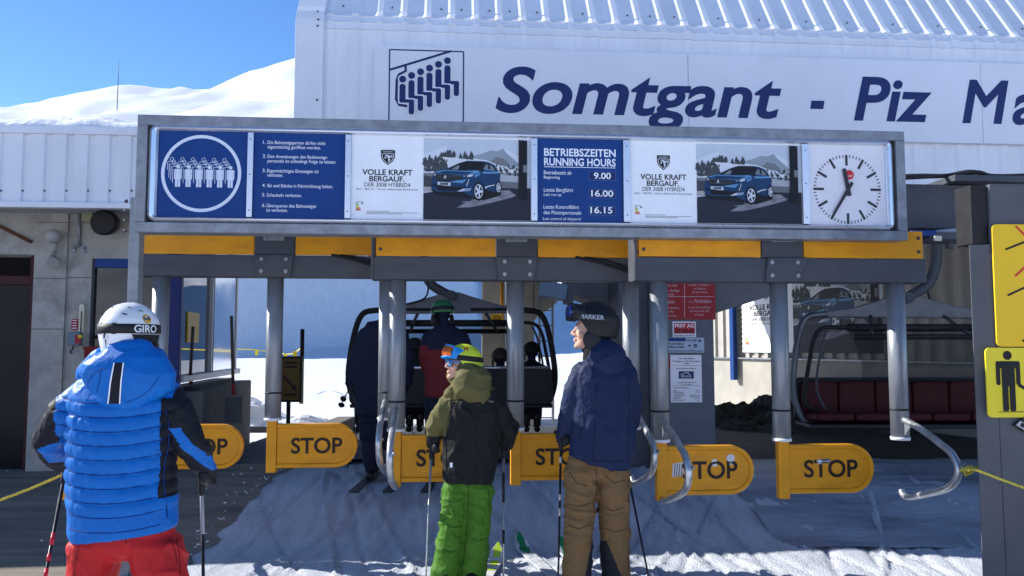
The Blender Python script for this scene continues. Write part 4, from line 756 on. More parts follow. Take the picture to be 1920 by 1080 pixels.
figure2d(q, SPn, f0[0]+.62*H, f0[1]+.62*H, f0[1], .002); stroke(q, SPn, [(f0[0]+.17*H, f0[1]+.44*H), (f0[0]+.30*H, f0[1]+.36*H), (f0[0]+.50*H, f0[1]+.46*H)], .06*H, .0035)
stroke(q, SPn, [(f0[0]-.19*H, f0[1]-.004), (f0[0]+.85*H, f0[1]-.004)], .004, .0025)
q.build('person_pictogram', plastic('matt black print', (.012, .013, .012), .5), t)
q = MB(); c = s_(1918, 797); q.prism([(c[0]-.06, c[1]), (c[0]+.02, c[1]-.05), (c[0]+.09, c[1]), (c[0]+.02, c[1]+.055)], SPn.pt(0, 0, -.008), SPn.g, (0, 0, 1), .012); dp = q.build('danger_plate', black, bevel=.001, label='small black diamond shaped plate under the yellow figure sign', cat='sign')
q = MB(); q.flat([(c[0]-.045, c[1]), (c[0]+.02, c[1]-.038), (c[0]+.06, c[1]-.01), (c[0]-.02, c[1]+.025)], SPn, .005); q.mi = 1; q.flat(circ(c[0]-.005, c[1], .014, 14), SPn, .0055); q.build('print', [plastic('pale grey print', (.4, .4, .42)), black], dp)
rope('yellow rope tied to the guard tube and running to the steel post', [ROPE_R+V((.03, 0, 0)), P(1826, 880, 4.64), P(1864, 894, 4.62), P(1930, 918, 4.55), P(2010, 945, 4.5)], ROPE_R)
rope('yellow rope sloping down behind the blue skier to the forecourt edge', [P(132, 884, 5.2), P(60, 915, 5.0), P(-20, 945, 4.8), P(-140, 985, 4.6)])
q = MB(); c = P(128, 908, 5.1); q.prism([(-.03, -.09), (.025, -.10), (.03, .07), (.0, .09), (-.012, .05)], c, (1, 0, 0), (0, 0, 1), .02); q.build('marker_flag', orange, bevel=.003, label='small orange marker tag hanging at the hip of the blue skier', cat='marker')

# ------------------------------------------------------------------ inside the station: pier with notices, soffit, motor box
PI = Plane(P(1330, 800, 8.9), YAW); PI.o.z = 0; pu = lambda px, py: PI.uv(px, py)
u0_, u1_ = pu(1168, 700)[0], pu(1340, 700)[0]; steel_pier = mat('blue grey painted concrete', (.135, .15, .175), .7, 0, .15, 1.5, .1, 20, dirt=(.09, .10, .115), dirt_s=1.2, dirt_amt=.5)
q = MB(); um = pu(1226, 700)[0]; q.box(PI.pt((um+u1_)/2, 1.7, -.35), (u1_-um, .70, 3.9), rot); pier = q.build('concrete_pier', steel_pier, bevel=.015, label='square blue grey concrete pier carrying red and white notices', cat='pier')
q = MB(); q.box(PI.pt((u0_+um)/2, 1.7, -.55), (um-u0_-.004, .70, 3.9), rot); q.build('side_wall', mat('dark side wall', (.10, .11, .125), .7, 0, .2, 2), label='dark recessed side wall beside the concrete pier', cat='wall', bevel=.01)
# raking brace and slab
q = MB(); zt_ = 3.3; q.prism([(u1_, pu(1340, 589)[1]), (pu(1452, 553)[0], pu(1452, 553)[1]), (pu(1500, 520)[0], zt_), (u1_, zt_)], PI.pt(0, 0, -.6), PI.g, (0, 0, 1), .55); q.build('raking_slab', mat('dark grey slab', (.15, .152, .16), .8, 0, .15, 2), label='raking concrete slab branching from the pier top', cat='slab', bevel=.01)  # slab concrete is one even dark grey tone
q = MB(); a = P(1062, 546, 9.6); b = P(1168, 586, 9.6); q.prism([(0, 0), (b.x-a.x, b.z-a.z), (b.x-a.x, .9), (0, .9)], a, (1, 0, 0), (0, 0, 1), -.9); q.build('sloping_soffit', mat('dark grey slab', (.15, .152, .16)), label='sloping concrete soffit above the tall skier', cat='slab', bevel=.01)
q = MB(); c = P(1036, 546, 9.0); q.box(c, (.30, .4, .17), Matrix.Rotation(R(9), 3, 'Y')); mbx = q.build('motor_box', plastic('blue grey case', (.13, .19, .25), .5), bevel=.01, label='blue grey motor box hanging above the chair frame corner', cat='box')
q = MB(); q.box(c+V((.19, 0, -.02)), (.10, .3, .26), Matrix.Rotation(R(9), 3, 'Y')); q.build('cover', steel_dk, mbx, bevel=.006)
# notices on the pier
NB = PI
def notice(name, label, cat, x0, y0, x1, y1, m, off=.012):
    a, b = NB.uv(x0, y1), NB.uv(x1, y0); t = thing(name, label, cat, NB.pt((a[0]+b[0])/2, a[1]), YAW); q = MB(); q.prism([(a[0], a[1]), (b[0], a[1]), (b[0], b[1]), (a[0], b[1])], NB.pt(0, 0, .001), NB.g, (0, 0, 1), -off) if False else q.box(NB.pt((a[0]+b[0])/2, (a[1]+b[1])/2, off/2+.001), (b[0]-a[0], off, b[1]-a[1]), rot); q.build('plate', m, t, bevel=.001); return t, off+.0025
NT = lambda q, t, x0, x1, y, cap, off, bold=.0: q.text(t, NB, NB.uv(x0, y)[0], NB.uv(x0, y)[1], cap*.0059, NB.uv(x1, y)[0]-NB.uv(x0, y)[0], off, bold)
t, o = notice('prohibition_notice', 'dark red four language prohibition notice high on the pier', 'notice', 1227, 478, 1339, 599, redp)
q = MB(); pr = plastic('dull pink print', (.62, .45, .46), .5)
for tx, x0, x1, y, cp in (("als bei das", 1240, 1269, 537, 6), ("der Anlage", 1246, 1273, 547, 6), ("verboten", 1240, 1263, 554, 6), ("à utiliser l'installation,", 1290, 1332, 536, 5), ("en l'absence", 1299, 1323, 543, 5), ("du personnel.", 1297, 1326, 549.5, 5), ("vietato", 1234, 1264, 569, 9), ("usare l'impianto", 1234, 1273, 579, 5), ("in assenza", 1234, 1263, 586, 5), ("del personale", 1234, 1267, 593.5, 5), ("it is", 1291, 1299, 568, 5), ("Forbidden", 1302, 1333, 568, 9), ("to use the installation", 1290, 1332, 578, 5), ("so long as the staff", 1293, 1329, 585, 5), ("is absent", 1302, 1319, 592, 5)): NT(q, tx, x0, x1, y, cp*.8, o, .006)
a = NB.uv(1283, 599); b = NB.uv(1283, 480); stroke(q, NB, [(a[0], a[1]+.02), (b[0], b[1]-.01)], .006, o); a = NB.uv(1229, 556); b = NB.uv(1337, 556); stroke(q, NB, [a, (b[0], a[1])], .006, o+.0004); q.build('lettering', pr, t)
t, o = notice('maker_plate', 'white framed red plate with bold white capitals on the pier', 'sign', 1261, 603, 1304, 632, white)
q = MB(); a, b = NB.uv(1263, 625.5), NB.uv(1302, 605.5); q.flat([a, (b[0], a[1]), b, (a[0], b[1])], NB, o); q.mi = 1; NT(q, "FREY AG", 1264.5, 1300.5, 613.8, 6.2, o+.0006, .03); q.mi = 2; NT(q, "STANS", 1264.5, 1300.5, 624, 7, o+.0006, .03); NT(q, "INDUSTRIELLE ELEKTRONIK", 1263, 1302, 630.3, 2.4, o+.0003, .01); q.build('lettering', [plastic('bright red', (.5, .03, .04)), white, black], t)
t, o = notice('cable_maker_plate', 'pale blue cable maker plate under the red capitals plate', 'sign', 1236, 633, 1319.5, 661, plastic('pale blue plate', (.42, .50, .62), .4))
q = MB(); a, b = NB.uv(1238, 640), NB.uv(1285, 633.8); q.flat([a, (b[0], a[1]), b, (a[0], b[1])], NB, o); q.mi = 1
for tx, x0, x1, y, cp in (("FATZER", 1288, 1306, 640, 4.6), ("DRAHTSEILE", 1250, 1282, 646.5, 4.5), ("CÂBLES ACIER", 1250, 1282, 652.5, 4.5), ("FATZER AG, Drahtseilwerk, CH-8590 Romanshorn", 1248, 1318, 659, 3)): NT(q, tx, x0, x1, y, cp*.8, o, .02)
c = NB.uv(1292, 648); q.flat(circ(c[0], c[1], .012, 14), NB, o); c = NB.uv(1303, 648); ringpoly(q, NB, c, .008, .02, o, 20); c = NB.uv(1311, 640); q.flat([(c[0]-.02, c[1]-.005), (c[0]+.02, c[1]-.005), (c[0], c[1]+.03)], NB, o); q.build('lettering', [bluep, black], t)
t, o = notice('technical_notice', 'white typed technical notice with a small navy emblem, lowest on the pier', 'notice', 1257.5, 665.5, 1314.5, 754.5, white)
q = MB(); q.mi = 0
for tx, x0, x1, y, cp in (("Der Sesselbahn", 1272, 1301, 673.5, 3.5), ("Somtgant - Piz Martegnas", 1261, 1312, 678.5, 3.5), ("1996", 1282, 1291, 683, 3.5), ("Seilbahntechnische Ausführung", 1267, 1305, 692, 2.4), ("GARAVENTA AG, Bahnstrasse 9", 1269, 1304, 718, 2.4), ("CH-6410 Goldau", 1276, 1296, 721.5, 2.2), ("Technische Hauptdaten", 1261, 1290, 728, 2.8)): NT(q, tx, x0, x1, y, cp*.85, o, .01)
for k, (l_, r_) in enumerate((("Länge", "784 m"), ("Höhendifferenz", "317 m"), ("Förderleistung", ""), ("- Anfangsausbau", "1800 Pers./h"), ("- Endausbau", "2400 Pers./h"), ("Fahrzeit", "3 Min."), ("Geschwindigkeit", "5 m/s"))):
    y = 733+3*k; NT(q, l_, 1261, 1261+1.5*len(l_), y, 1.9, o, .01)
    if r_: NT(q, r_, 1311-1.5*len(r_), 1311, y, 1.9, o, .01)
for y in (685.5, 723): a = NB.uv(1260, y); b = NB.uv(1312, y); stroke(q, NB, [a, (b[0], a[1])], .003, o)
a, b = NB.uv(1272, 710), NB.uv(1300, 696); q.mi = 1; q.flat([a, (b[0], a[1]), b, (a[0], b[1])], NB, o); q.mi = 2
c = NB.uv(1286, 703); stroke(q, NB, [(c[0]-.05, c[1]-.002), (c[0]-.02, c[1]+.022), (c[0]+.02, c[1]+.022), (c[0]+.05, c[1]-.002)], .006, o+.0006); stroke(q, NB, [(a[0]+.01, c[1]+.004), (c[0]+.03, b[1]-.008)], .003, o+.0006); NT(q, "GARAVENTA", 1276, 1296, 706.5, 2.6, o+.0006, .02); NT(q, "SEILBAHNEN", 1276, 1296, 709.3, 1.4, o+.0006)
q.build('print', [plastic('typed ink', (.06, .06, .07), .5), navyp, white], t)
q = MB(); a, b = NB.uv(1251, 690), NB.uv(1256.5, 668); q.box(NB.pt((a[0]+b[0])/2, (a[1]+b[1])/2, .006), (b[0]-a[0], .01, b[1]-a[1]), rot); q.build('sticker_strip', redp, label='narrow red sticker strip beside the white typed notice', cat='sticker')

# ------------------------------------------------------------------ far concrete pylon, ladder, arrow sign, snow stake
t = thing('concrete_pylon', 'pale concrete pylon with step irons standing behind the occupied chair', 'pylon', P(962, 790, 14.6)); q = MB(); a = P(948, 790, 14.6); b = P(1002, 790, 14.6); cm = (a+b)/2; ylc = mat('pale beige concrete', (.36, .34, .30), .85, 0, .15, 1.5, .2, 30)  # pylon concrete is one even pale beige tone
q.box((cm.x, cm.y+.4, 2.4), (b.x-a.x, .8, 5.6)); q.build('shaft', ylc, t, bevel=.03); q = MB(); a2 = P(905, 790, 15.6); q.box(((a2.x+a.x)/2-.02, cm.y+1.2, 2.4), (a.x-a2.x, .8, 5.6)); q.build('wing', ylc, t, bevel=.03)
q = MB(); q.prism([(0, 0), (.42, .32), (.42, 1.4), (0, 1.4)], P(1002, 600, 14.6), (1, 0, 0), (0, 0, 1), -.7); q.build('corbel', ylc, t, bevel=.02)
q = MB(); c = P(932, 596, 14.55); q.box(c, (.23, .012, .14)); nt = q.build('yellow_notice', yellow, label='small yellow notice on the pylon above the seated riders', cat='notice'); q = MB()
for k in range(3): q.box(c+V((0, -.008, .03-.03*k)), (.16, .003, .01))
q.build('lettering', black, nt)
t = thing('ladder', 'grey steel ladder standing beside the concrete pylon', 'ladder', P(1022, 790, 14.3)); q = MB(); l0, l1 = P(1012, 795, 14.3), P(1037, 795, 14.3)
for p_ in (l0, l1): q.tube([p_, V((p_.x, p_.y, 3.6))], .022, 8)
q.build('rail', galv, t); q = MB()
for k in range(12): q.tube([V((l0.x, l0.y, .35+.27*k)), V((l1.x, l1.y, .35+.27*k))], .012, 6)
q.build('rungs', galv, t)
q = MB(); q.tube([P(941, 530, 14.3), P(941, 592, 14.3)], .03, 8); q.build('orange_pipe', orange, label='short orange pipe on the front of the pylon', cat='pipe')
t = thing('arrow_sign', 'small brown board with a diagonal arrow on a post by the snow slope', 'sign', P(541, 790, 11.4)); AS = Plane(P(545, 712, 11.4), R(0)); a, b = AS.uv(526, 750), AS.uv(563, 672)
q = MB(); q.box(AS.pt((a[0]+b[0])/2, (a[1]+b[1])/2, -.02), (b[0]-a[0], .03, b[1]-a[1])); q.build('board', mat('brown board', (.20, .13, .04), .6), t)
q = MB(); w = .03
for x0, x1, y0, y1 in ((a[0]-w, b[0]+w, b[1], b[1]+w), (a[0]-w, b[0]+w, a[1]-w, a[1]), (a[0]-w, a[0], a[1], b[1]), (b[0], b[0]+w, a[1], b[1])): q.box(AS.pt((x0+x1)/2, (y0+y1)/2, -.018), (x1-x0, .05, y1-y0))
q.build('frame', black, t); q = MB(); c = P(541, 750, 11.4); q.tube([V((c.x, c.y+.02, .1)), c], .03, 8); q.box((c.x, c.y, .25), (1.0, .05, .04)); q.build('leg', black, t)
q = MB(); stroke(q, AS, [AS.uv(531, 704), AS.uv(552, 728)], .03, .0); e = AS.uv(557, 733); q.flat([e, (e[0]-.09, e[1]+.02), (e[0]-.02, e[1]+.09)], AS, .0004); q.text("EXIT", AS, AS.uv(531, 690)[0], AS.uv(531, 690)[1], .05, .2, .0) if False else None
for y in (682, 690, 742): a_ = AS.uv(533, y); q.flat([a_, (a_[0]+.18, a_[1]), (a_[0]+.18, a_[1]+.03), (a_[0], a_[1]+.03)], AS, .0002)
q.build('arrow_print', mat('dark arrow', (.04, .02, .03), .5), t)
t = thing('snow_stake', 'black and yellow snow stake planted by the brown arrow board', 'stake', P(566, 757, 12.0)); q = MB(); a, b = P(565, 757, 12), P(567, 617, 12); q.tube([a, a*.45+b*.55], .03, 10); q.build('yellow_section', yellow, t); q = MB(); q.tube([a*.45+b*.55, b], .031, 10); q.build('black_section', black, t)
t = thing('flag_line', 'thin yellow flag line strung across the snow slope', 'flag line', P(440, 655, 20)); q = MB(); q.tube(curve([P(430, 654, 20), P(480, 656, 20), P(540, 664, 20), P(566, 652, 12.05)]), .012, 5); q.build('line', yellow2, t)
for px, py in ((481, 661), (535, 668), (553, 665)): q = MB(); c = P(px, py, 19.5 if px < 550 else 15); q.box(c, (.07, .01, .13)); q.build('pennant', yellow2, t)
# low timber sleepers beside the lane
q = MB(); a, b = P(560, 775, 11.0), P(566, 750, 13.3); q.prism([(0, 0), (.3, 0), (.3, .35), (0, .35)], (a.x, 10.4, .1), (1, 0, 0), (0, 0, 1), -3.); q.build('timber_kerb', mat('grey timber', (.16, .15, .13), .8), label='low timber kerb running beside the arrow board', cat='kerb', bevel=.02)
# chopped snow berms on the far side of the platform
def pile(name, label, cat, c, rx, ry, h, m, seed, n=40, group=None, kind=None):
    q = MB(); N = n; vs = []
    for j in range(N+1):
        for i in range(N+1):
            u, v = i/N*2-1, j/N*2-1; r = math.hypot(u, v); e = max(0, 1-r**2.2); x, y = c[0]+u*rx, c[1]+v*ry
            vs.append((x, y, c[2]-.05+h*e*(.75+.55*noise.noise(V((x*1.3, y*1.3, seed)))+.25*noise.noise(V((x*4, y*4, seed)))+.14*noise.noise(V((x*11, y*11, seed))))))
    q.add(vs, [(j*(N+1)+i, j*(N+1)+i+1, (j+1)*(N+1)+i+1, (j+1)*(N+1)+i) for j in range(N) for i in range(N)]); return q.build(name, m, label=label, cat=cat, group=group, kind=kind)
pile('snow_berm', 'lumpy snow berm at the platform edge behind the arrow board', 'snow bank', (-5.2, 14.9, .1), 2.2, 1.2, .62, snow, 2)
pile('snow_berm', 'low snow berm beside the occupied chair at the platform end', 'snow bank', (-2.6, 14.8, .1), 1.2, .9, .30, snow, 6)
pile('rubble_heap', 'dark heap of rubble behind the pier under the banner wall', 'rubble', (5.2, 14.0, .15), 2.6, 2.0, .78, mat('dark rubble', (.060, .055, .050), .9, 0, .6, 7, .8, 26, dirt=(.13, .12, .11), dirt_s=9, dirt_amt=.6), 9, 110)
# far fence stakes on the white slope
for px, py, h in ((1050, 728, .9), (1044, 772, .6)):
    q = MB(); a = P(px, py, 26 if px == 1050 else 19); q.tube([a-V((0, 0, .3)), a+V((0, 0, h*.5))], .05, 6); q.build('slope_marker', redp if px == 1050 else mat('straw', (.45, .33, .15)), label='red marker stake far out on the bright piste' if px == 1050 else 'straw coloured stake on the bright piste near the ladder', cat='stake')

# ------------------------------------------------------------------ right hand wall with banner
WA, WB = V((7.1, 11.0, 0)), V((4.3, 18.6, 0)); wg = (WA-WB).normalized(); WP = Plane(WB, math.atan2(wg.y, wg.x)); wrot = Matrix.Rotation(WP.yaw, 3, 'Z'); WL = (WA-WB).length+4
hall = thing('side_hall', 'beige ribbed side hall on a concrete base behind the empty chair', 'building', WB, WP.yaw)
ba = WP.uv(1380, 672)[1]
q = MB(); q.box(WP.pt(WL/2, ba/2-.15, -.10), (WL, .3, ba+.3), wrot); q.build('concrete_base', mat('pale beige concrete', (.36, .34, .30)), hall, bevel=.02)
q = MB(); us = []; u = .0
while u < WL: us += [(u, 0), (u+.03, .05), (u+.15, .05), (u+.18, 0)]; u += .30
n = len(us); q.add([WP.pt(u, z, o) for z in (ba+.02, 5.2) for u, o in us], [(i, i+1, n+i+1, n+i) for i in range(n-1)]); q.build('ribbed_cladding', mat('beige sheet', (.40, .385, .35), .6, 0, .08, 2, dirt=(.28, .26, .23), dirt_s=1.5, dirt_amt=.5), hall)
q = MB(); q.box(WP.pt(WL/2, ba+.01, .05), (WL, .14, .03), wrot); q.build('sill_rail', galv, hall)
# roof over the empty chair's side
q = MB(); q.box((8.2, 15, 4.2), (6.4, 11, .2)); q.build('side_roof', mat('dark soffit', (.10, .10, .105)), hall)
q = MB(); c0 = WP.uv(1378, 640)[0]; c1 = WP.uv(1440, 640)[0]
us = []; u = -.9
while u < .35: us += [(u, 0), (u+.03, .05), (u+.12, .05), (u+.15, 0)]; u += .24
n = len(us); q.add([WP.pt(u, z, .35+o) for z in (WP.uv(1400, 700)[1], 3.4) for u, o in us], [(i, i+1, n+i+1, n+i) for i in range(n-1)]); q.build('white_ribbed_panel', sheetw, label='white ribbed end panel catching the sun beside the pier', cat='panel')
# banner
u0_, u1_ = WP.uv(1398, 640)[0], WP.uv(1662, 560)[0]; v0_, v1_ = WP.uv(1440, 672)[1]+.12, WP.uv(1440, 520)[1]+.12
banner = thing('advert_banner', 'long white advertising banner laced to the beige side hall wall', 'banner', WP.pt((u0_+u1_)/2, v0_), WP.yaw); q = MB(); q.box(WP.pt((u0_+u1_)/2, (v0_+v1_)/2, .075), (u1_-u0_, .01, v1_-v0_), wrot); bc = q.build('sheet', white, banner)
advert(WP, u0_, u0_+(u1_-u0_)*.42, u1_, v0_, v1_, .083, bc)
q = MB()
for k in range(16): z = v0_+.05+(v1_-v0_-.1)*k/15; q.tube([WP.pt(u0_-.10, z, .09), WP.pt(u0_+.02, z+.03, .09), WP.pt(u0_-.10, z+.07, .09)], .012, 5)
q.build('lacing', black, banner)
q = MB(); q.box(WP.pt(u0_-.22, 1.7, .15), (.12, .1, 1.6), wrot); q.build('downpipe', bluep, label='blue pipe box standing left of the banner', cat='pipe')

# ------------------------------------------------------------------ chairs of the lift
redcush = mat('dark red cushion', (.055, .005, .008), .6, 0, .15, 8, .1, 60); shell = plastic('chair shell', (.022, .023, .026), .45); chm = mat('chair tube', (.16, .17, .18), .4, .5, .2, 8)
bub = glass('smoked bubble', (.10, .10, .09), .94, .12, 1.12)
def lift_chair(label, loc, rz, hw, far):
    armdir = 1
    t = thing('lift_chair', label, 'lift chair', loc, rz, 'six seat lift chairs')
    L_ = dict(local=True); PXM = hw/195.
    z = lambda py: (740-py)*PXM
    x = lambda px: (px-848)*PXM
    q = MB(); poly = [(x(720), z(590)), (x(980), z(588)), (x(982), z(578)), (x(935), z(572)), (x(885), z(557)), (x(862), z(549)), (x(836), z(549)), (x(812), z(557)), (x(764), z(570)), (x(720), z(576))]
    q.prism(poly[::-1], (0, -.04, 0), (1, 0, 0), (0, 0, 1), -.08); cb_ = q.build('cross_beam', mat('hanger steel', (.15, .155, .165), .5, .35, .25, 6, .05, 50), t, bevel=.012, **L_)
    q = MB(); q.tube([(0, -.075, z(556)), (0, .075, z(556))], .07, 20); q.tube([(0, -.085, z(556)), (0, .085, z(556))], .035, 16); q.build('pivot', steel_dk, cb_, **L_)
    q = MB(); s = armdir; ap = [(0, .0, z(556)), (s*-.12, .0, z(548)), (s*-.28, .0, z(532)), (s*-.36, .02, z(505)), (s*-.37, .05, z(470)), (s*-.37, .05, z(400))]; q.tube(curve(ap, 6), .062, 14); q.build('hanger_arm', steel_dk, t, **L_)
    q = MB(); q.tube(curve([(s*-.30, -.05, z(520)), (s*-.34, -.06, z(560)), (s*-.7, -.06, z(575))], 6), .012, 6); q.build('cable', black, t, **L_)
    for sg in (-1, 1):
        m = lambda px, py, dy: (sg*abs(x(px)), dy, z(py))
        q = MB(); q.tube(curve([m(975, 583, 0), m(990, 583, .0), m(1015, 590, .0), m(1030, 625, .02), m(1041, 690, .05), m(1040, 728, .1), m(1028, 757, .15), m(1005, 762, .2)], 6), .038, 12); q.build('side_frame', chm if far < 0 else black, t, **L_)
        q = MB(); q.tube(curve([m(960, 606, .25), m(1000, 606, .28), m(1017, 622, .3), m(1026, 660, .3), m(1035, 720, .3), m(1018, 738, .3), m(1005, 738, .1)], 6), .024, 10); q.build('hood_frame', black, t, **L_)
        q = MB(); q.tube(curve([m(1000, 612, .35), m(1012, 640, .4), m(1022, 700, .42), m(1008, 735, .4)], 6), .014, 8); q.build('hood_stay', steel_dk, t, **L_)
    for k, (py, dy, r) in enumerate(((606, .25, .046), (621, .42, .032))):
        q = MB(); q.tube([(x(735), dy, z(py)), (x(962), dy, z(py))], r, 12); q.build('hood_bar', black, t, **L_)
    for sg in (-1, 1):
        q = MB(); q.tube([(sg*.42, .0, z(583)), (sg*.52, .2, z(606)), (sg*.58, .40, z(621))], .022, 8); q.build('hood_lever', steel_dk, t, **L_); q = MB(); q.tube([(sg*.25, -.06, z(582)), (sg*.80, -.06, z(581))], .018, 8); q.build('gas_spring', black, t, **L_)
    # bubble: curved sheet
    q = MB(); nb = 10; vs = []
    for i in range(nb+1):
        a = i/nb; yy = .30+.34*math.sin(a*2.0); zz = z(612)-(z(612)-z(690))*a
        for k in range(2): vs.append((x(735) if k == 0 else x(962), yy, zz))
    q.add(vs, [(2*i, 2*i+1, 2*i+3, 2*i+2) for i in range(nb)], True); q.build('bubble', bub, t, **L_)
    # seats
    for k in range(6):
        xc = (k-2.5)*hw*2*.93/6; w = hw*2*.93/6-.012
        q = MB(); q.prism(rrect(xc-w/2, z(751), xc+w/2, z(693), .05), (0, .02, 0), (1, 0, 0), (0, 0, 1), -.07); bk = q.build('backrest', redcush, t, bevel=.02, **L_)
        q = MB(); q.box((xc, .32, z(748)), (w, .46, .09), Matrix.Rotation(R(4), 3, 'X')); q.build('seat_cushion', redcush, t, bevel=.03, **L_)
    q = MB(); q.prism(rrect(-hw*.97, z(758), hw*.97, z(690), .07), (0, -.045, 0), (1, 0, 0), (0, 0, 1), -.055); q.build('back_shell', shell, t, bevel=.015, **L_)
    q = MB(); q.tube([(-hw*.94, -.03, z(690)), (hw*.94, -.03, z(690))], .022, 10); q.build('top_rail', alu if far > 0 else steel_dk, t, **L_)
    q = MB(); q.box((0, .25, z(761)), (hw*1.94, .5, .05)); q.build('seat_pan', shell, t, bevel=.015, **L_)
    return t
CH = P(846, 740, 10.4); lift_chair('occupied lift chair with riders seen from behind at the loading platform', CH, 0, 195/F*10.4, 1)
C2 = P(1705, 768, 9.6); c2 = lift_chair('empty lift chair with dark red seats coming in behind the right gates', C2, R(180), 220/F*9.6, -1)
# ------------------------------------------------------------------ people
def bake(mb, voxel, it=4, fac=.5):
    me = bpy.data.meshes.new("t"); me.from_pydata([tuple(p) for p in mb.v], [], mb.f); o = bpy.data.objects.new("t", me); COL.objects.link(o)
    r = o.modifiers.new('r', 'REMESH'); r.mode = 'VOXEL'; r.voxel_size = voxel; r.use_smooth_shade = True
    if it: s = o.modifiers.new('s', 'SMOOTH'); s.factor = fac; s.iterations = it
    dg = bpy.context.evaluated_depsgraph_get(); ev = o.evaluated_get(dg); m2 = bpy.data.meshes.new_from_object(ev); bpy.data.objects.remove(o); bpy.data.meshes.remove(me); return m2
def finish(me, name, mats, parent, matfn=None, disp=None, label=None):
    nv = len(me.vertices); co = np.empty(nv*3); me.vertices.foreach_get('co', co); co = co.reshape(-1, 3)
    if disp:
        no = np.empty(nv*3); me.vertices.foreach_get('normal', no) if False else None
        nn = [v.normal.copy() for v in me.vertices]
        for i in range(nv):
            p = V(co[i]); r = disp(p, nn[i])
            if isinstance(r, V): co[i] = p+r
            else: co[i] = p+nn[i]*r
    iv = MW[parent.name].inverted(); c2 = co @ np.array(iv.to_3x3()).T+np.array(iv.translation)
    me.vertices.foreach_set('co', c2.astype(np.float32).ravel())
    me.materials.clear()
    for m in (mats if isinstance(mats, (list, tuple)) else [mats]): me.materials.append(m)
    me.update()
    if matfn:
        for p in me.polygons:
            c = V((0, 0, 0))
            for vi in p.vertices: c += V(co[vi])
            p.material_index = matfn(c/len(p.vertices))
    me.polygons.foreach_set('use_smooth', [True]*len(me.polygons)); me.name = name
    o = bpy.data.objects.new(name, me); COL.objects.link(o); o.parent = parent; MW[o.name] = MW[parent.name]
    if label: o['label'] = label
    return o
def E(mb, Mh, c, r, rot=None): mb.ell(Mh @ Matrix.Translation(V(c)) @ (rot.to_4x4() if rot else Matrix.Identity(4)) @ Matrix.Diagonal((r[0], r[1], r[2], 1)), 18, 12)
def head_into(mb, Mh):
    E(mb, Mh, (0, -.015, .035), (.074, .094, .088)); E(mb, Mh, (0, .03, -.03), (.061, .060, .088)); E(mb, Mh, (0, .045, -.085), (.043, .044, .034)); E(mb, Mh, (0, .079, -.104), (.021, .020, .017))
    E(mb, Mh, (0, .078, .022), (.050, .018, .013)); E(mb, Mh, (.038, .06, -.036), (.026, .024, .024)); E(mb, Mh, (-.038, .06, -.036), (.026, .024, .024))
    mb.rings([(Mh @ V((0, .086, .008)), .009), (Mh @ V((0, .101, -.016)), .0105), (Mh @ V((0, .113, -.034)), .0125)], n=10); E(mb, Mh, (.012, .098, -.040), (.010, .011, .008)); E(mb, Mh, (-.012, .098, -.040), (.010, .011, .008))
    E(mb, Mh, (0, .094, -.064), (.022, .011, .0062)); E(mb, Mh, (0, .092, -.076), (.019, .011, .0065))
    for s in (-1, 1): E(mb, Mh, (s*.077, -.005, -.02), (.010, .021, .031))
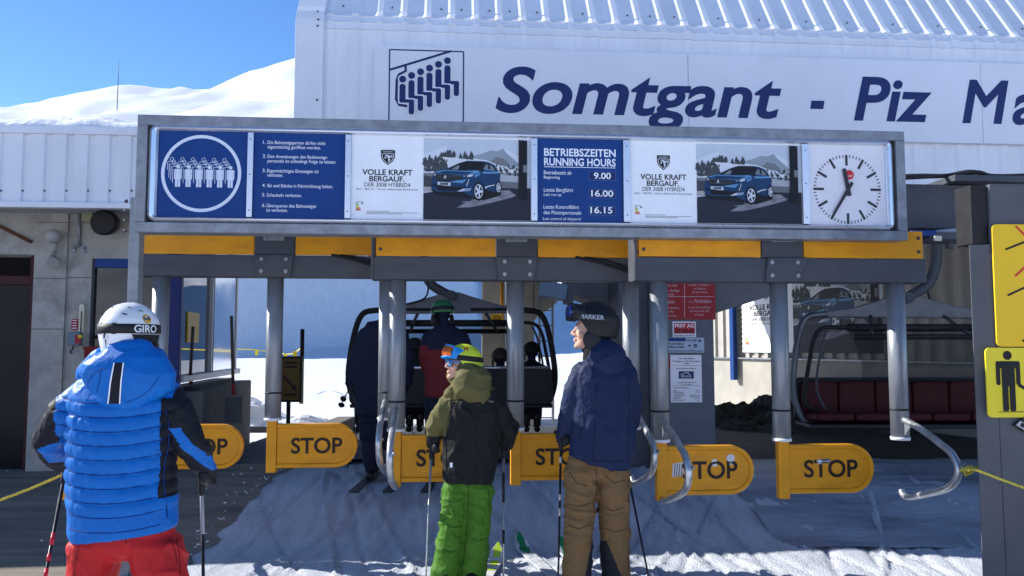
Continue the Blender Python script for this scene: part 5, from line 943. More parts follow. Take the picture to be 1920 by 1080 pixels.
def helmet(parent, Mh, mats, rx=.122, ry=.146, rz=.128, phimax=(1.78, 1.30), strap=None, letter=None, vents=True, ear=True, lettermat=None, pads=None):
    """mats: shell, trim(black). grid shell, open below"""
    nu, nv_ = 48, 22; q = MB(); up = Mh @ V((0, 0, 1))
    def lim(lam):                # lam 0 = front
        f = (1+math.cos(lam))/2; return phimax[0]+(phimax[1]-phimax[0])*smoothstep((f-.45)*2.2)
    def pos(lam, ph, s=1.):
        sn = math.sin(min(ph, math.pi/2+.0*ph)) if ph < math.pi/2 else 1-.10*(ph-math.pi/2)**2-.10*(ph-math.pi/2)
        z = math.cos(ph) if ph < math.pi/2 else -(ph-math.pi/2)*1.0
        bump = 1+.012*max(0, math.cos(3*lam+.4))*max(0, math.cos(ph*2.2-1.2)); bump += -.016*math.exp(-((ph-1.02)/.05)**2)*(1 if abs(lam) > .9 else 0)
        back = 1.03 if math.cos(lam) < 0 else 1
        return Mh @ V((rx*sn*math.sin(lam)*s*bump, (ry*sn*math.cos(lam)*back-.012)*s*bump, .02+rz*z*s*bump))
    vs = [pos(0, 0)]+[pos(2*math.pi*i/nu, lim(2*math.pi*i/nu)*j/nv_) for j in range(1, nv_+1) for i in range(nu)]
    fs = [(0, 1+(i+1) % nu, 1+i) for i in range(nu)]+[(1+j*nu+i, 1+j*nu+(i+1) % nu, 1+(j+1)*nu+(i+1) % nu, 1+(j+1)*nu+i) for j in range(nv_-1) for i in range(nu)]
    inner = [pos(2*math.pi*i/nu, lim(2*math.pi*i/nu), .88) for i in range(nu)]; b = len(vs); vs += inner; fs += [(1+(nv_-1)*nu+i, 1+(nv_-1)*nu+(i+1) % nu, b+(i+1) % nu, b+i) for i in range(nu)]
    q.add(vs, [f[::-1] for f in fs], True)
    h = q.build('helmet', mats[0], parent)
    if vents:
        q = MB()
        for lam, ph in ((2.6, .62), (-2.6, .62), (2.75, .95), (-2.75, .95), (3.6, .35), (2.1, .8), (-2.1, .8), (1.2, .6), (-1.2, .6)):
            a = [pos(lam+d, ph+e, 1.004) for d, e in ((-.10, .035), (.10, .0), (.13, .04), (-.06, .075))]; c = (a[0]+a[1]+a[2]+a[3])/4; q.add([p_+(p_-Mh.translation).normalized()*.001 for p_ in a], [(0, 1, 2, 3)])
        q.build('vent', black, h)
    if ear:
        for s in (-1, 1): q = MB(); E(q, Mh, (s*rx*.84, -.004, -.062), (.017, .052, .058)); q.build('ear_pad', mats[1], h)
    if strap:
        ph0, ph1, m = strap; q = MB(); lams = [math.pi*2*i/56 for i in range(56)]
        sel = [l for l in lams]; n = len(sel); vs = [pos(l, p_+.10*math.cos(l)*0, s) for p_, s in ((ph0, 1.005), (ph0+.015, 1.03), (ph1-.015, 1.03), (ph1, 1.005)) for l in sel]
        q.add(vs, [(r*n+i, r*n+(i+1) % n, (r+1)*n+(i+1) % n, (r+1)*n+i) for r in range(3) for i in range(n)], True); st = q.build('goggle_strap', m, h)
        if letter:
            tx, lam0, lam1, lm, ha, hb = letter; vs, fs, w = text2d(tx, .02, 0)
            q = MB(); out = []
            for x_, y_, z_ in vs:
                l = lam0+(lam1-lam0)*x_/w; p_ = ph1-(ph1-ph0)*(ha+(hb-ha)*y_/.72); out.append(pos(l, p_, 1.036+.003*z_))
            q.add(out, fs); q.add(out, [f[::-1] for f in fs]) if False else None; q.build('lettering', lm, st)
    h['_'] = 0; del h['_']
    return h, pos
def goggles(parent, Mh, frame_m, lens_m, c=(0, .135, .03), w=.088, hgt=.048, bend=.05):
    q = MB(); n = 16
    def pt(t, v, off): return Mh @ V((c[0]+w*t, c[1]-bend*abs(t)**2.2+off, c[2]+hgt*v*(1-.18*abs(t)**4)-(.012*(1-abs(t*2))*(v < 0) if abs(t) < .5 else 0)))
    for v0, v1, o0 in ((-1, 1, 0),):
        per = [(-1+2*i/n, 1) for i in range(n+1)]+[(1-2*i/n, -1) for i in range(n+1)]; m_ = len(per)
        vs = [pt(t*s, v*s2, off) for s, s2, off in ((1.02, 1.02, -.045), (1.05, 1.05, .0), (1.0, 1.0, .014), (.86, .74, .012), (.86, .74, -.04)) for t, v in per]
        q.add(vs, [(r*m_+i, r*m_+(i+1) % m_, (r+1)*m_+(i+1) % m_, (r+1)*m_+i) for r in range(4) for i in range(m_)], True)
    g = q.build('goggles', frame_m, parent); q = MB(); vs = [pt(-.88+1.76*i/n, -.78+1.56*j/6, .010+.012*math.cos((j/6-.5)*3)) for j in range(7) for i in range(n+1)]
    q.add(vs, [(j*(n+1)+i, j*(n+1)+i+1, (j+1)*(n+1)+i+1, (j+1)*(n+1)+i) for j in range(6) for i in range(n)], True); q.build('lens', lens_m, g); return g
def headM(c, yaw, pitch=0., roll=0., k=1.): return Matrix.Translation(c) @ Matrix.Rotation(yaw, 4, 'Z') @ Matrix.Rotation(roll, 4, 'Y') @ Matrix.Rotation(-pitch, 4, 'X') @ Matrix.Scale(k, 4)
def glove_into(mb, c, axis, wrist, k=1.):
    """a hand closed round a pole at c, pole direction axis, coming from wrist: palm, four fingers, thumb"""
    axis = V(axis).normalized(); w = (V(wrist)-V(c)); w = (w-axis*w.dot(axis)).normalized(); s = axis.cross(w)
    mb.rings([(c+w*.075*k, .034*k, .024*k), (c+w*.045*k, .043*k, .024*k), (c+w*.022*k+s*.012*k, .045*k, .022*k)], axis, 12)
    for i, (o, L_) in enumerate(((.034, .95), (.011, 1.05), (-.012, 1.), (-.034, .85))):
        pts = []
        for a in (60, 15, -35, -85, -130): a *= L_; pts.append((c+axis*o*k+(w*math.sin(R(a+35))*.030+s*math.cos(R(a+35))*.031)*k, (.0125-.0016*len(pts)*.5)*k))
        mb.rings(pts, axis, 8)
    mb.rings([(c+w*.045*k-s*.012*k+axis*.02*k, .016*k), (c+w*.018*k-s*.034*k+axis*.035*k, .0145*k), (c-w*.016*k-s*.030*k+axis*.045*k, .012*k)], axis, 8)
def fold(p, amp, sc, sd, st=(1, 1, 1)):
    a = noise.noise(V((p.x*sc*st[0]+sd, p.y*sc*st[1], p.z*sc*st[2]))); b = noise.noise(V((p.x*sc*2.1*st[0]+sd+9, p.y*sc*2.1*st[1], p.z*sc*2.1*st[2])))
    ra, rb = max(0, 1-abs(a)*3.2), max(0, 1-abs(b)*3.2); c = noise.noise(V((p.x*sc*.35+sd*2, p.y*sc*.35, p.z*sc*.35)))
    return amp*(.75*ra**2*(.55+c)+.35*rb**2*(.5-c)+.5*c-.15)
def cloth(name, col, rough=.6, sheen=.2, wz=70, bump=.12, var=.08):
    m = mat(name, col, rough, 0, var, 14, bump, wz); b_ = m.node_tree.nodes['Principled BSDF']; b_.inputs['Sheen Weight'].default_value = sheen*.1; b_.inputs['Specular IOR Level'].default_value = .15; return m
def pole(name_label, top, bottom, mats=('pole black', (.03, .03, .035)), grip=True, basket=True, band=None, group='ski poles held by the waiting skiers'):
    top, bottom = V(top), V(bottom); t = thing('ski_pole', name_label, 'ski pole', bottom, 0, group); d = (bottom-top).normalized()
    q = MB(); q.tube([top+d*.05, bottom-d*.05, bottom], [.0085, .0065, .003], 10); q.build('shaft', mat(mats[0], mats[1], .3, mats[2] if len(mats) > 2 else .2, .1, 20), t)
    if grip: q = MB(); q.tube([top-d*.045, top-d*.035, top+d*.0, top+d*.05, top+d*.075, top+d*.085], [.012, .018, .0155, .016, .014, .009], 12); q.build('grip', black, t)
    if basket: q = MB(); q.tube([bottom-d*.08, bottom-d*.075, bottom-d*.068], [.012, .045, .043], 16); q.build('basket', black, t)
    if band:
        q = MB(); L_ = (bottom-top).length
        for f0, f1 in band[1]: q = MB(); q.tube([top+d*L_*f0, top+d*L_*f1], .0092, 10); q.build('printed_band', band[0], t)
    return t
def ski(label, heel, tip, m, m2, group, lift=0., tiponly=False):
    heel, tip = V(heel), V(tip); d = (tip-heel).normalized(); tl = V((-d.y, d.x, 0)).normalized(); t = thing('ski', label, 'ski', heel, 0, group); L_ = (tip-heel).length; q = MB()
    rows = []; N = 26
    for i in range(N+1):
        f = i/N; w = .040+.016*abs(2*f-.9)**2; w *= 1 if f < .93 else math.sqrt(max(.02, 1-((f-.93)/.07)**2)); w *= 1 if f > .03 else .8
        z = .012+(.10*((f-.88)/.12)**2 if f > .88 else 0); rows.append((f, w, z))
    vs = [heel+d*(L_*f)+tl*(s*w)+V((0, 0, z+h+lift)) for f, w, z in rows for s, h in ((-1, 0), (-1, .012), (1, .012), (1, 0))]
    q.add(vs, [(4*i+a, 4*i+(a+1) % 4, 4*i+4+(a+1) % 4, 4*i+4+a) for i in range(N) for a in range(4)]+[(0, 1, 2, 3), (4*N+3, 4*N+2, 4*N+1, 4*N)]); b_ = q.build('board', m, t)
    q = MB()
    for i in range(N):
        if (i > N*.84) if tiponly else (i > N*.62 and i % 5 < 3 or i > N*.9):
            v_ = []
            for k in (i, i+1): f, w, z = rows[k]; v_ += [heel+d*(L_*f)+tl*(s*w*(.75 if i % 2 else .5))+V((0, 0, z+.0135+lift)) for s in (-1, 1)]
            q.add(v_, [(0, 1, 3, 2)])
    q.build('graphic', m2, b_); return t
def boots_into(q, foot, d, k=1.):
    d = V((d[0], d[1], 0)).normalized(); f = V(foot); q.rings([(f+V((0, 0, .25))*k-d*.01, .058*k, .066*k), (f+V((0, 0, .18))*k-d*.01, .058*k, .068*k), (f+V((0, 0, .09))*k, .058*k, .07*k)], (d.y, -d.x, 0), 14); q.rings([(f-d*.09*k+V((0, 0, .05))*k, .048*k, .05*k), (f+d*.05*k+V((0, 0, .055))*k, .052*k, .055*k), (f+d*.17*k+V((0, 0, .04))*k, .048*k, .038*k)], (d.y, -d.x, 0), 14)
def person(label, Yc, base, head, hyaw, hpitch, torso, arms, legs, jk, tr, jmats, tmats, jfn=None, tfn=None, jdisp=None, tdisp=None, vox=.012, group=None, hk=1., hroll=0., neck=True, grips=None, bootd=(0, 1), bootm=None, bodym=None, pw=.86, glovem=None, slim=.97):
    pt = lambda px, py, dy=0.: P(px, py, Yc+dy); s = Yc/F
    t = thing('person', label, 'person', base, 0, group)
    Mh = headM(pt(*head), hyaw, hpitch, hroll, hk)
    ar = [[(pt(a, b, c), r) for a, b, c, r in A] for A in arms]; lg = [[(pt(a, b, c), r) for a, b, c, r in A] for A in legs]
    to = [(pt(px, py, dy), a*s*slim, b*slim) for px, py, a, b, dy in torso]
    # body: one continuous surface under the clothes
    q = MB(); head_into(q, Mh); q.rings([(Mh @ V((0, -.02, -.05)), .052), (to[0][0]+V((0, 0, .02)), .055), (to[1][0], .06)], n=12)
    q.rings([(c, a*.72, b*.72) for c, a, b in to[1:]], (1, 0, 0), 16)
    for A in ar: q.rings([(c, r*.62) for c, r in A], (0, 1, .2), 10)
    for A in lg: q.rings([(c, r*.62) for c, r in A], (1, 0, 0), 10)
    finish(bake(q, .0055 if vox < .014 else .012, 3, .5), 'body', bodym or skin, t)
    # trousers
    q = MB(); hip = to[-2]
    q.rings([(hip[0]+V((0, 0, .10)), hip[1]*.82, hip[2]*.85), (hip[0]-V((0, 0, .02)), hip[1]*.86, hip[2]*.9)], (1, 0, 0), 18)
    for A in lg: q.rings([(c, r, r*1.08) for c, r in A], (1, 0, 0), 16)
    hz = to[-1][0].z; finish(bake(q, vox, 3), 'trousers', tmats, t, tfn, lambda p, n: (-.022*smoothstep((p.z-hz+.04)/.05))+(tdisp(p, n)*(1-smoothstep((p.z-hz+.04)/.05)) if tdisp else 0))
    # jacket
    q = MB(); q.rings(to, (1, 0, 0), 28, 'top', pw=pw)
    for A in ar: q.rings(A, (0, 1, .2), 16)
    jk_ = finish(bake(q, vox, 3), 'jacket', jmats, t, jfn, jdisp)
    if grips:
        for c, ax, wr, k in grips:
            q = MB(); glove_into(q, V(c), ax, wr, k); q.rings([(V(c)+(V(wr)-V(c)).normalized()*.07*k, .037*k), (V(c)+(V(wr)-V(c)).normalized()*.16*k, .046*k)], n=12)
            finish(bake(q, .0045, 2), 'glove', glovem or cloth('black glove', (.016, .016, .018), .5, .1), t)
    if bootm:
        q = MB()
        for A in lg: f = A[-1][0]; boots_into(q, V((f.x, f.y, gh(f.x, f.y)+.02)), bootd)
        finish(bake(q, .009, 2), 'boots', bootm, t)
    return t, Mh, to, ar, lg, jk_

from mathutils.bvhtree import BVHTree
def surf(o):
    M_ = MW[o.name]; return BVHTree.FromPolygons([M_ @ v.co for v in o.data.vertices], [tuple(p.vertices) for p in o.data.polygons])
def stitch(o, lines, r, m, name='seam', off=.0005, parent=None):
    """thin raised stitching laid on a garment; lines are lists of (origin, direction) rays or photo positions"""
    b = surf(o)
    q = MB()
    for L_ in lines:
        pts = []
        for a in L_:
            og, d = (V((0, 0, CAMZ)), ray(*a).normalized()) if not isinstance(a[0], V) else a
            h_ = b.ray_cast(og, d)
            if h_[0] is not None: pts.append(h_[0]-d*off)
        if len(pts) > 2: q.tube(pts, r, 6)
    if q.v: return q.build(name, m, parent or o)
def pline(pts, n=8):
    out = []
    for (a, b), (c, d) in zip(pts, pts[1:]): out += [(a+(c-a)*i/n, b+(d-b)*i/n) for i in range(n)]
    return out+[pts[-1]]
def ribbon(o, left, right, m, name, off=.003):
    b = surf(o); q = MB(); vs = []
    for a, c in zip(left, right):
        for f in (0, .5, 1):
            d = ray(a[0]+(c[0]-a[0])*f, a[1]+(c[1]-a[1])*f).normalized(); h_ = b.ray_cast(V((0, 0, CAMZ)), d)
            if h_[0] is None: return
            vs.append(h_[0]-d*off)
    n = len(left); q.add(vs, [(3*i+k, 3*i+k+1, 3*i+4+k, 3*i+3+k) for i in range(n-1) for k in range(2)], True); return q.build(name, m, o)
# ---- the man in blue, nearest
Yc = 3.6; pb = lambda px, py, dy=0.: P(px, py, Yc+dy)
blue = cloth('blue shell fabric', (.004, .125, .45), .42, .05, 90, .10); bluedk = cloth('charcoal stretch fabric', (.009, .010, .016), .6, .1, 110, .1); red = cloth('red trouser fabric', (.46, .018, .020), .55, .1, 80, .12)
def bq(p, n):
    cx = pb(228, 800).x; dx = p.x-cx; z = p.z-.45*dx*dx; zA, zB = pb(228, 753).z, pb(228, 957).z
    f = fold(p, .010, 9, 3, (1, 1, .8))*.8+fold(p, .004, 28, 5)
    if abs(dx) < .262 and zB < z < zA and n.y < .55:
        ph = (zA-z)/.0598; s_ = abs(math.sin(math.pi*ph)); wr = noise.noise(V((p.x*26, p.z*5+math.floor(ph)*7, 1)))*.0035*(1-s_*.5)+noise.noise(V((p.x*60, p.z*12+math.floor(ph)*7, 4)))*.0014
        return .0115*(s_**.5)-.005+wr*1.9+f*.25
    if abs(dx) > .262: return f*1.5
    return f*.6
def bmat(p):
    cx = pb(228, 800).x; dx = p.x-cx; z = p.z
    if z < pb(0, 938).z+ .10*abs(dx)*(1 if dx > 0 else .3) and abs(dx) < .33: return 0
    L_, R_ = -.255, .212
    if z > pb(0, 745).z: L_, R_ = -.285+.0*z, .25
    L_ += .10*max(0, z-pb(0, 700).z); 
    if dx < L_:
        e0 = pb(85, 835); return 0 if (z < pb(0, 838).z+ .35*(p.x-pb(88, 780).x) and z > pb(0, 872).z and p.x > pb(80, 780).x and p.y < Yc+.2) else 1
    if dx > R_:
        zz = pb(0, 770).z-(p.x-pb(322, 780).x)*1.62
        if z < pb(0, 1000).z: return 0
        return 0 if (p.x > pb(318, 780).x+.012 and zz-.035 < z-.0 < zz+.045-.9*max(0, pb(0, 850).z-z)*0 and z < pb(0, 800).z) else 1
    return 0
bp_l, bp_r = pb(128, 878, .26), pb(388, 892, .16)
bt, Mh, to, ar, lg, jk = person('large skier seen from behind in quilted blue jacket, red trousers and white helmet', Yc, P(235, 1080, Yc)*1+V((0, 0, -.7)), (246, 628, .02), R(-3), .0,
    [(244, 690, 46, .075, .03), (242, 705, 74, .105, .02), (238, 722, 96, .125, .01), (234, 750, 110, .150, 0), (231, 800, 109, .165, 0), (228, 860, 104, .165, 0), (229, 910, 103, .165, 0), (232, 955, 104, .17, 0), (233, 988, 104, .172, 0), (234, 1001, 100, .165, 0)],
    [[(165, 738, .0, .075), (122, 775, -.01, .078), (88, 828, .02, .068), (104, 852, .12, .056), (122, 868, .21, .048)], [(306, 738, .0, .078), (334, 775, -.01, .076), (353, 826, .0, .066), (374, 862, .08, .056), (388, 884, .15, .049)]],
    [[(192, 985, .0, .120), (180, 1035, .0, .112), (168, 1120, -.02, .100), (165, 1290, .0, .09)], [(278, 985, .0, .125), (292, 1035, .0, .114), (312, 1120, -.02, .103), (315, 1290, .0, .09)]],
    None, None, [blue, bluedk], [red], bmat, None, bq, lambda p, n: fold(p, .022, 7, 11, (1, 1, .75))+fold(p, .004, 22, 4), .0075, None, 1.02, slim=.925,
    grips=[(bp_l, (pb(122, 890, .26)-pb(85, 1080, -.05)), pb(118, 862, .2), 1.), (bp_r, (pb(377, 900, .17)-pb(381, 1080, .12)), pb(384, 872, .12), 1.05)], bootm=black)
# hood with the striped panel
q = MB(); hc = [(243, 655, 46, .050, -.105), (243, 668, 66, .075, -.105), (243, 690, 84, .095, -.100), (238, 712, 88, .10, -.095), (232, 733, 72, .08, -.105), (226, 750, 48, .050, -.12)]
q.rings([(pb(a, b, e), c*Yc/F, d) for a, b, c, d, e in hc], (1, 0, 0), 26); q.rings([(pb(190, 672, -.02), .05), (pb(168, 702, .01), .06)], n=12); q.rings([(pb(292, 672, -.02), .05), (pb(302, 706, .01), .05)], n=12)
def hm_(p):
    u = (p.x-pb(214, 715, -.19).x)-(p.z-pb(0, 720).z)*.12
    if pb(0, 756).z < p.z < pb(0, 679).z and p.y < Yc-.07:
        if abs(u) < .021: return 1
        if abs(u) < .0265: return 2
    return 0
hood = finish(bake(q, .0055, 4), 'hood', [blue, bluedk, white], bt, None, lambda p, n: fold(p, .006, 8, 21))
def edge(x0, x1): return pline([(x0, 680), (x0+(x1-x0)*.5-1, 716), (x1, 757)], 6)
ribbon(hood, edge(215, 203.5), edge(230, 223), bluedk, 'dark_stripe'); ribbon(hood, edge(212.5, 201), edge(215, 203.5), white, 'piping'); ribbon(hood, edge(230, 223), edge(232.5, 225.5), white, 'piping')
stdk = mat('stitch blue', (.002, .03, .17), .7)
stitch(hood, [pline([(162, 722), (178, 698), (200, 690)], 6), pline([(190, 690), (186, 715), (181, 735)], 6), pline([(298, 708), (282, 730), (262, 745), (236, 755)], 6)], .0016, stdk)
cxq = pb(228, 800).x; zA_ = pb(228, 753).z
stitch(jk, [[(V((cxq+dx/40, Yc-1.2, zA_-.0598*k+.45*(dx/40)**2)), V((0, 1, 0))) for dx in range(-10, 10)] for k in range(0, 10)], .0022, stdk)
stitch(jk, [[(V((cxq+.232+.01*math.sin(z), Yc-1.2, zA_-.02-.06*z)), V((0, 1, 0))) for z in range(0, 10)]], .0022, stdk)
trs = [c for c in bt.children if c.name.startswith('trousers')][0]
stitch(trs, [pline([(331, 1012), (337, 1040), (338, 1079)], 6), pline([(318, 1010), (328, 1030), (333, 1060)], 5), pline([(150, 1012), (142, 1050), (139, 1079)], 6), pline([(236, 1006), (236, 1020)], 4)], .002, mat('stitch red', (.12, .006, .008), .7))
hl, pos = helmet(bt, Mh, (mat('white helmet shell', (.78, .78, .78), .3, 0, .04, 6, coat=.4), blackg), .119, .144, .122, (2.45, 1.35), (1.36, 1.70, black), ("GIRO", 2.42, 1.62, plastic('strap white', (.75, .75, .75)), .15, .9), pads=((.085, -.075, -.085), (.038, .05, .05)))
q = MB()
def dec(q, lam, ph, ra, rb, off, n=22): c = []; [c.append(pos(lam+ra*math.cos(2*math.pi*i/n), ph+rb*math.sin(2*math.pi*i/n), off)) for i in range(n)]; q.add(c, [tuple(range(n))])
dec(q, 1.95, 1.16, .17, .18, 1.010); q.mi = 1; vs_, fs_, w_ = text2d("Buff", .02)
q.add([pos(2.09-.28*x/w_, 1.22-.20*y, 1.013) for x, y, z_ in vs_], fs_); q.build('round_sticker', [plastic('sticker amber', (.72, .36, .02)), black], hl)
q = MB(); 
for l0 in (3.05, 3.62): q.add([pos(l0-.075, 1.34, 1.035), pos(l0+.075, 1.34, 1.035), pos(l0+.075, 1.72, 1.035), pos(l0-.075, 1.72, 1.035)], [(0, 1, 2, 3)])
q.add([pos(3.38, 1.70, 1.012), pos(3.46, 1.70, 1.012), pos(3.46, 2.44, 1.012), pos(3.38, 2.44, 1.012)], [(0, 1, 2, 3)]); q.build('strap_clip', black, hl); q = MB(); N_ = 10; q.add([pos(1.25+(2.05+.45*(1-j/6)-1.25)*i/N_-.0, 1.72+.72*j/6, 1.012) for j in range(7) for i in range(N_+1)], [(j*(N_+1)+i, j*(N_+1)+i+1, (j+1)*(N_+1)+i+1, (j+1)*(N_+1)+i) for j in range(6) for i in range(N_)], True); q.build('ear_panel', black, hl)
q = MB(); q.tube([pos(3.51, 1.76, 1.02), pos(3.50, 1.86, 1.02), pos(3.42, 1.89, 1.02), pos(3.34, 1.86, 1.02), pos(3.33, 1.76, 1.02)], .004, 8); q.build('goggle_hook', whitep, hl)
pole('dark ski pole with red lettering slanting down beside the blue skier, far left', pb(124, 876, .26), pb(60, 1210, -.15), ('pole midnight', (.02, .02, .03)), True, True, (plastic('pole red', (.5, .03, .05)), ((.40, .47), (.52, .56), (.60, .66))))
pole('black ski pole held upright in the right glove of the blue skier', pb(378, 894, .16), pb(384, 1260, .1), ('pole black', (.025, .025, .03)), True, True, (plastic('pole grey', (.3, .3, .33)), ((.05, .3),)))

# ---- the tall skier
Yc = 5.3; pt_ = lambda px, py, dy=0.: P(px, py, Yc+dy)
navy = cloth('navy shell fabric', (.010, .019, .058), .6, .12, 90, .12); tan = cloth('tan trouser fabric', (.165, .098, .042), .7, .1, 90, .15); inkp = cloth('black gaiter fabric', (.016, .018, .024), .7)
kz = pt_(0, 1012).z
def tanfn(p):
    for A, sg in ((LG_T[0], 1), (LG_T[1], -1)):
        cx = A[2][0].x
        if abs(p.x-cx) < .12 and p.z < kz:
            u = (p.x-cx)*sg; d = (kz-p.z)
            if sg == 1 and u > .075-.22*d and p.y < Yc+.2: return 1
            if sg == -1 and u > .055-.42*d+.0: return 1
    return 0
LG_T = [[(pt_(*a[:3]), a[3]) for a in A] for A in ([(1090, 862, .0, .115), (1088, 905, .0, .110), (1086, 985, -.02, .098), (1083, 1060, .0, .092), (1081, 1112, .0, .088)], [(1150, 862, .0, .115), (1150, 905, .01, .112), (1151, 985, .03, .100), (1155, 1060, .03, .094), (1158, 1112, .03, .092)])]
gl = pt_(1051, 824, .10)
tt, Mh, to, ar, lg, jk = person('tall skier in navy jacket and tan trousers looking left under a black helmet', Yc, P(1120, 1110, Yc), (1110, 617, .03), R(84), R(-4),
    [(1124, 656, 22, .07, .02), (1128, 668, 38, .10, .02), (1132, 684, 54, .125, .01), (1134, 710, 61, .145, 0), (1132, 750, 63, .155, 0), (1130, 800, 63, .155, 0), (1127, 840, 62, .158, 0), (1124, 862, 60, .155, 0), (1122, 870, 55, .14, 0)],
    [[(1094, 700, .0, .085), (1076, 740, .0, .078), (1067, 780, .02, .070), (1059, 805, .07, .060), (1054, 816, .10, .052)], [(1170, 700, .0, .085), (1184, 745, .03, .078), (1182, 790, .10, .068), (1172, 815, .22, .055), (1168, 824, .28, .05)]],
    [[(1090, 862, .0, .115), (1088, 905, .0, .110), (1086, 985, -.02, .098), (1083, 1060, .0, .092), (1081, 1096, .0, .088)], [(1150, 862, .0, .115), (1150, 905, .01, .112), (1151, 985, .03, .100), (1155, 1060, .03, .094), (1158, 1096, .03, .092)]],
    None, None, [navy, bluedk], [tan, inkp], None, tanfn, lambda p, n: fold(p, .020, 6, 31, (1, 1, .6))+fold(p, .006, 20, 32), lambda p, n: fold(p, .034, 5.5, 41, (.7, .7, 1.7))*(1 if .35 < p.z < .8 else .5)+fold(p, .004, 20, 42), .009,
    grips=[(gl, (pt_(1053, 818, .1)-pt_(1048, 1080, .02)), pt_(1058, 806, .07), 1.08), (pt_(1166, 830, .30), (.1, -.25, .95), pt_(1170, 820, .26), 1.05)], bootm=blackg, bootd=(-.3, 1), hk=1.14)
q = MB(); q.rings([(pt_(1128, 652, -.02), .085, .085), (pt_(1134, 664, -.05), .135, .095), (pt_(1142, 678, -.08), .13, .085), (pt_(1150, 692, -.10), .085, .05)], (1, 0, 0), 22); q.rings([(pt_(1104, 655, .06), .05), (pt_(1120, 668, .0), .07), (pt_(1146, 668, -.02), .07)], n=12)
finish(bake(q, .006, 4), 'hood', [navy], tt, None, lambda p, n: fold(p, .014, 9, 51))
q = MB(); q.rings([(Mh @ V((0, -.02, -.10)), .072, .08), (Mh @ V((0, -.03, -.17)), .085, .09)], n=18); finish(bake(q, .006, 3), 'neck_warmer', cloth('black fleece', (.012, .012, .013), .9), tt)
hl, pos = helmet(tt, Mh, (mat('matt black helmet shell', (.008, .008, .009), .5, 0, .1, 8, spec=.3), black), .112, .142, .148, (2.02, 1.30), (1.12, 1.40, mat('strap dark', (.02, .02, .022), .7)), ("MARKER", -.92, -1.95, plastic('strap silver', (.42, .43, .46)), .2, .85))
lens_b = mat('mirror lens blue', (.03, .06, .22), .08, .6, .2, 12); lens_o = mat('mirror lens amber', (.62, .12, .02), .1, .55, .35, 14)
g = goggles(tt, Mh @ Matrix.Translation((0, .0, .062)) @ Matrix.Rotation(R(4), 4, 'X'), blackg, lens_b, (0, .142, .025), .088, .046)
q = MB(); 
for s in (-1, 1): q.ell(Mh @ Matrix.Translation((s*.031, .077, -.002)) @ Matrix.Scale(.0125, 4), 12, 8)
q.build('eye', plastic('eye white', (.55, .5, .47), .3), tt); q = MB()
for s in (-1, 1): q.ell(Mh @ Matrix.Translation((s*.032, .0865, -.003)) @ Matrix.Scale(.0055, 4), 8, 6); q.tube([Mh @ V((s*.012, .092, .017)), Mh @ V((s*.032, .092, .021)), Mh @ V((s*.052, .080, .016))], .0035, 6)
q.build('eyebrows_and_pupils', mat('brown hair', (.05, .03, .015), .7), tt)
pole('black ski pole with a red and white band in front of the tall skier', pt_(1052, 822, .10), pt_(1046, 1118, .0), ('pole black', (.025, .025, .03)), True, False, (plastic('pole band', (.5, .45, .45)), ((.36, .40), (.45, .5), (.12, .16))))
pole('black ski pole slanting out behind the legs of the tall skier', pt_(1166, 832, .30), pt_(1222, 1112, .10), ('pole black', (.025, .025, .03)), True, False)

stn = mat('stitch navy', (.004, .007, .022), .7); stt = mat('stitch tan', (.05, .028, .011), .7)
stitch(jk, [pline([(1118, 720), (1116, 780), (1112, 865)], 8), pline([(1086, 700), (1092, 740), (1094, 800), (1085, 830)], 8), pline([(1080, 860), (1120, 866), (1170, 864)], 8), pline([(1176, 700), (1180, 760), (1178, 850)], 8)], .0022, stn)
trt = [c for c in tt.children if c.name.startswith('trousers')][0]
stitch(trt, [pline([(1117, 880), (1120, 905), (1118, 930)], 5), pline([(1068, 885), (1080, 905), (1100, 912)], 6), pline([(1132, 888), (1150, 906), (1172, 900)], 6), pline([(1066, 946), (1085, 950), (1106, 944)], 6), pline([(1066, 985), (1085, 992), (1104, 986)], 6), pline([(1132, 952), (1150, 958), (1172, 950)], 6), pline([(1135, 990), (1152, 998), (1174, 992)], 6), pline([(1178, 900), (1180, 980), (1178, 1070)], 6)], .0028, stt)
# ---- the boy
Yc = 5.5; pt_ = lambda px, py, dy=0.: P(px, py, Yc+dy)
olive = cloth('olive fabric', (.105, .094, .034), .7, .15, 80, .15); coal = cloth('black jacket fabric', (.010, .0105, .011), .65, .15, 80, .15); green = cloth('green trouser fabric', (.058, .158, .014), .65, .1, 80, .15)
zyoke = pt_(0, 745).z; xc = pt_(890, 790).x
def boyj(p):
    px_ = p.x-pt_(850, 790).x
    if p.z > pt_(0, 752).z-.9*max(0, p.x-pt_(925, 790).x)*0 and p.x < pt_(858, 790).x+.0+(p.z-pt_(0, 752).z)*1.1 and p.z < pt_(0, 690).z+1: return 0
    if p.x < pt_(846, 790).x and pt_(0, 818).z < p.z < pt_(0, 752).z+.05 and p.x < pt_(852, 790).x-(pt_(0, 752).z-p.z)*.22: return 0
    if p.z > pt_(0, 742).z+ .25*(p.x-pt_(880, 790).x): return 0
    return 1
gL, gR = pt_(811, 838, .10), pt_(946, 834, .12)
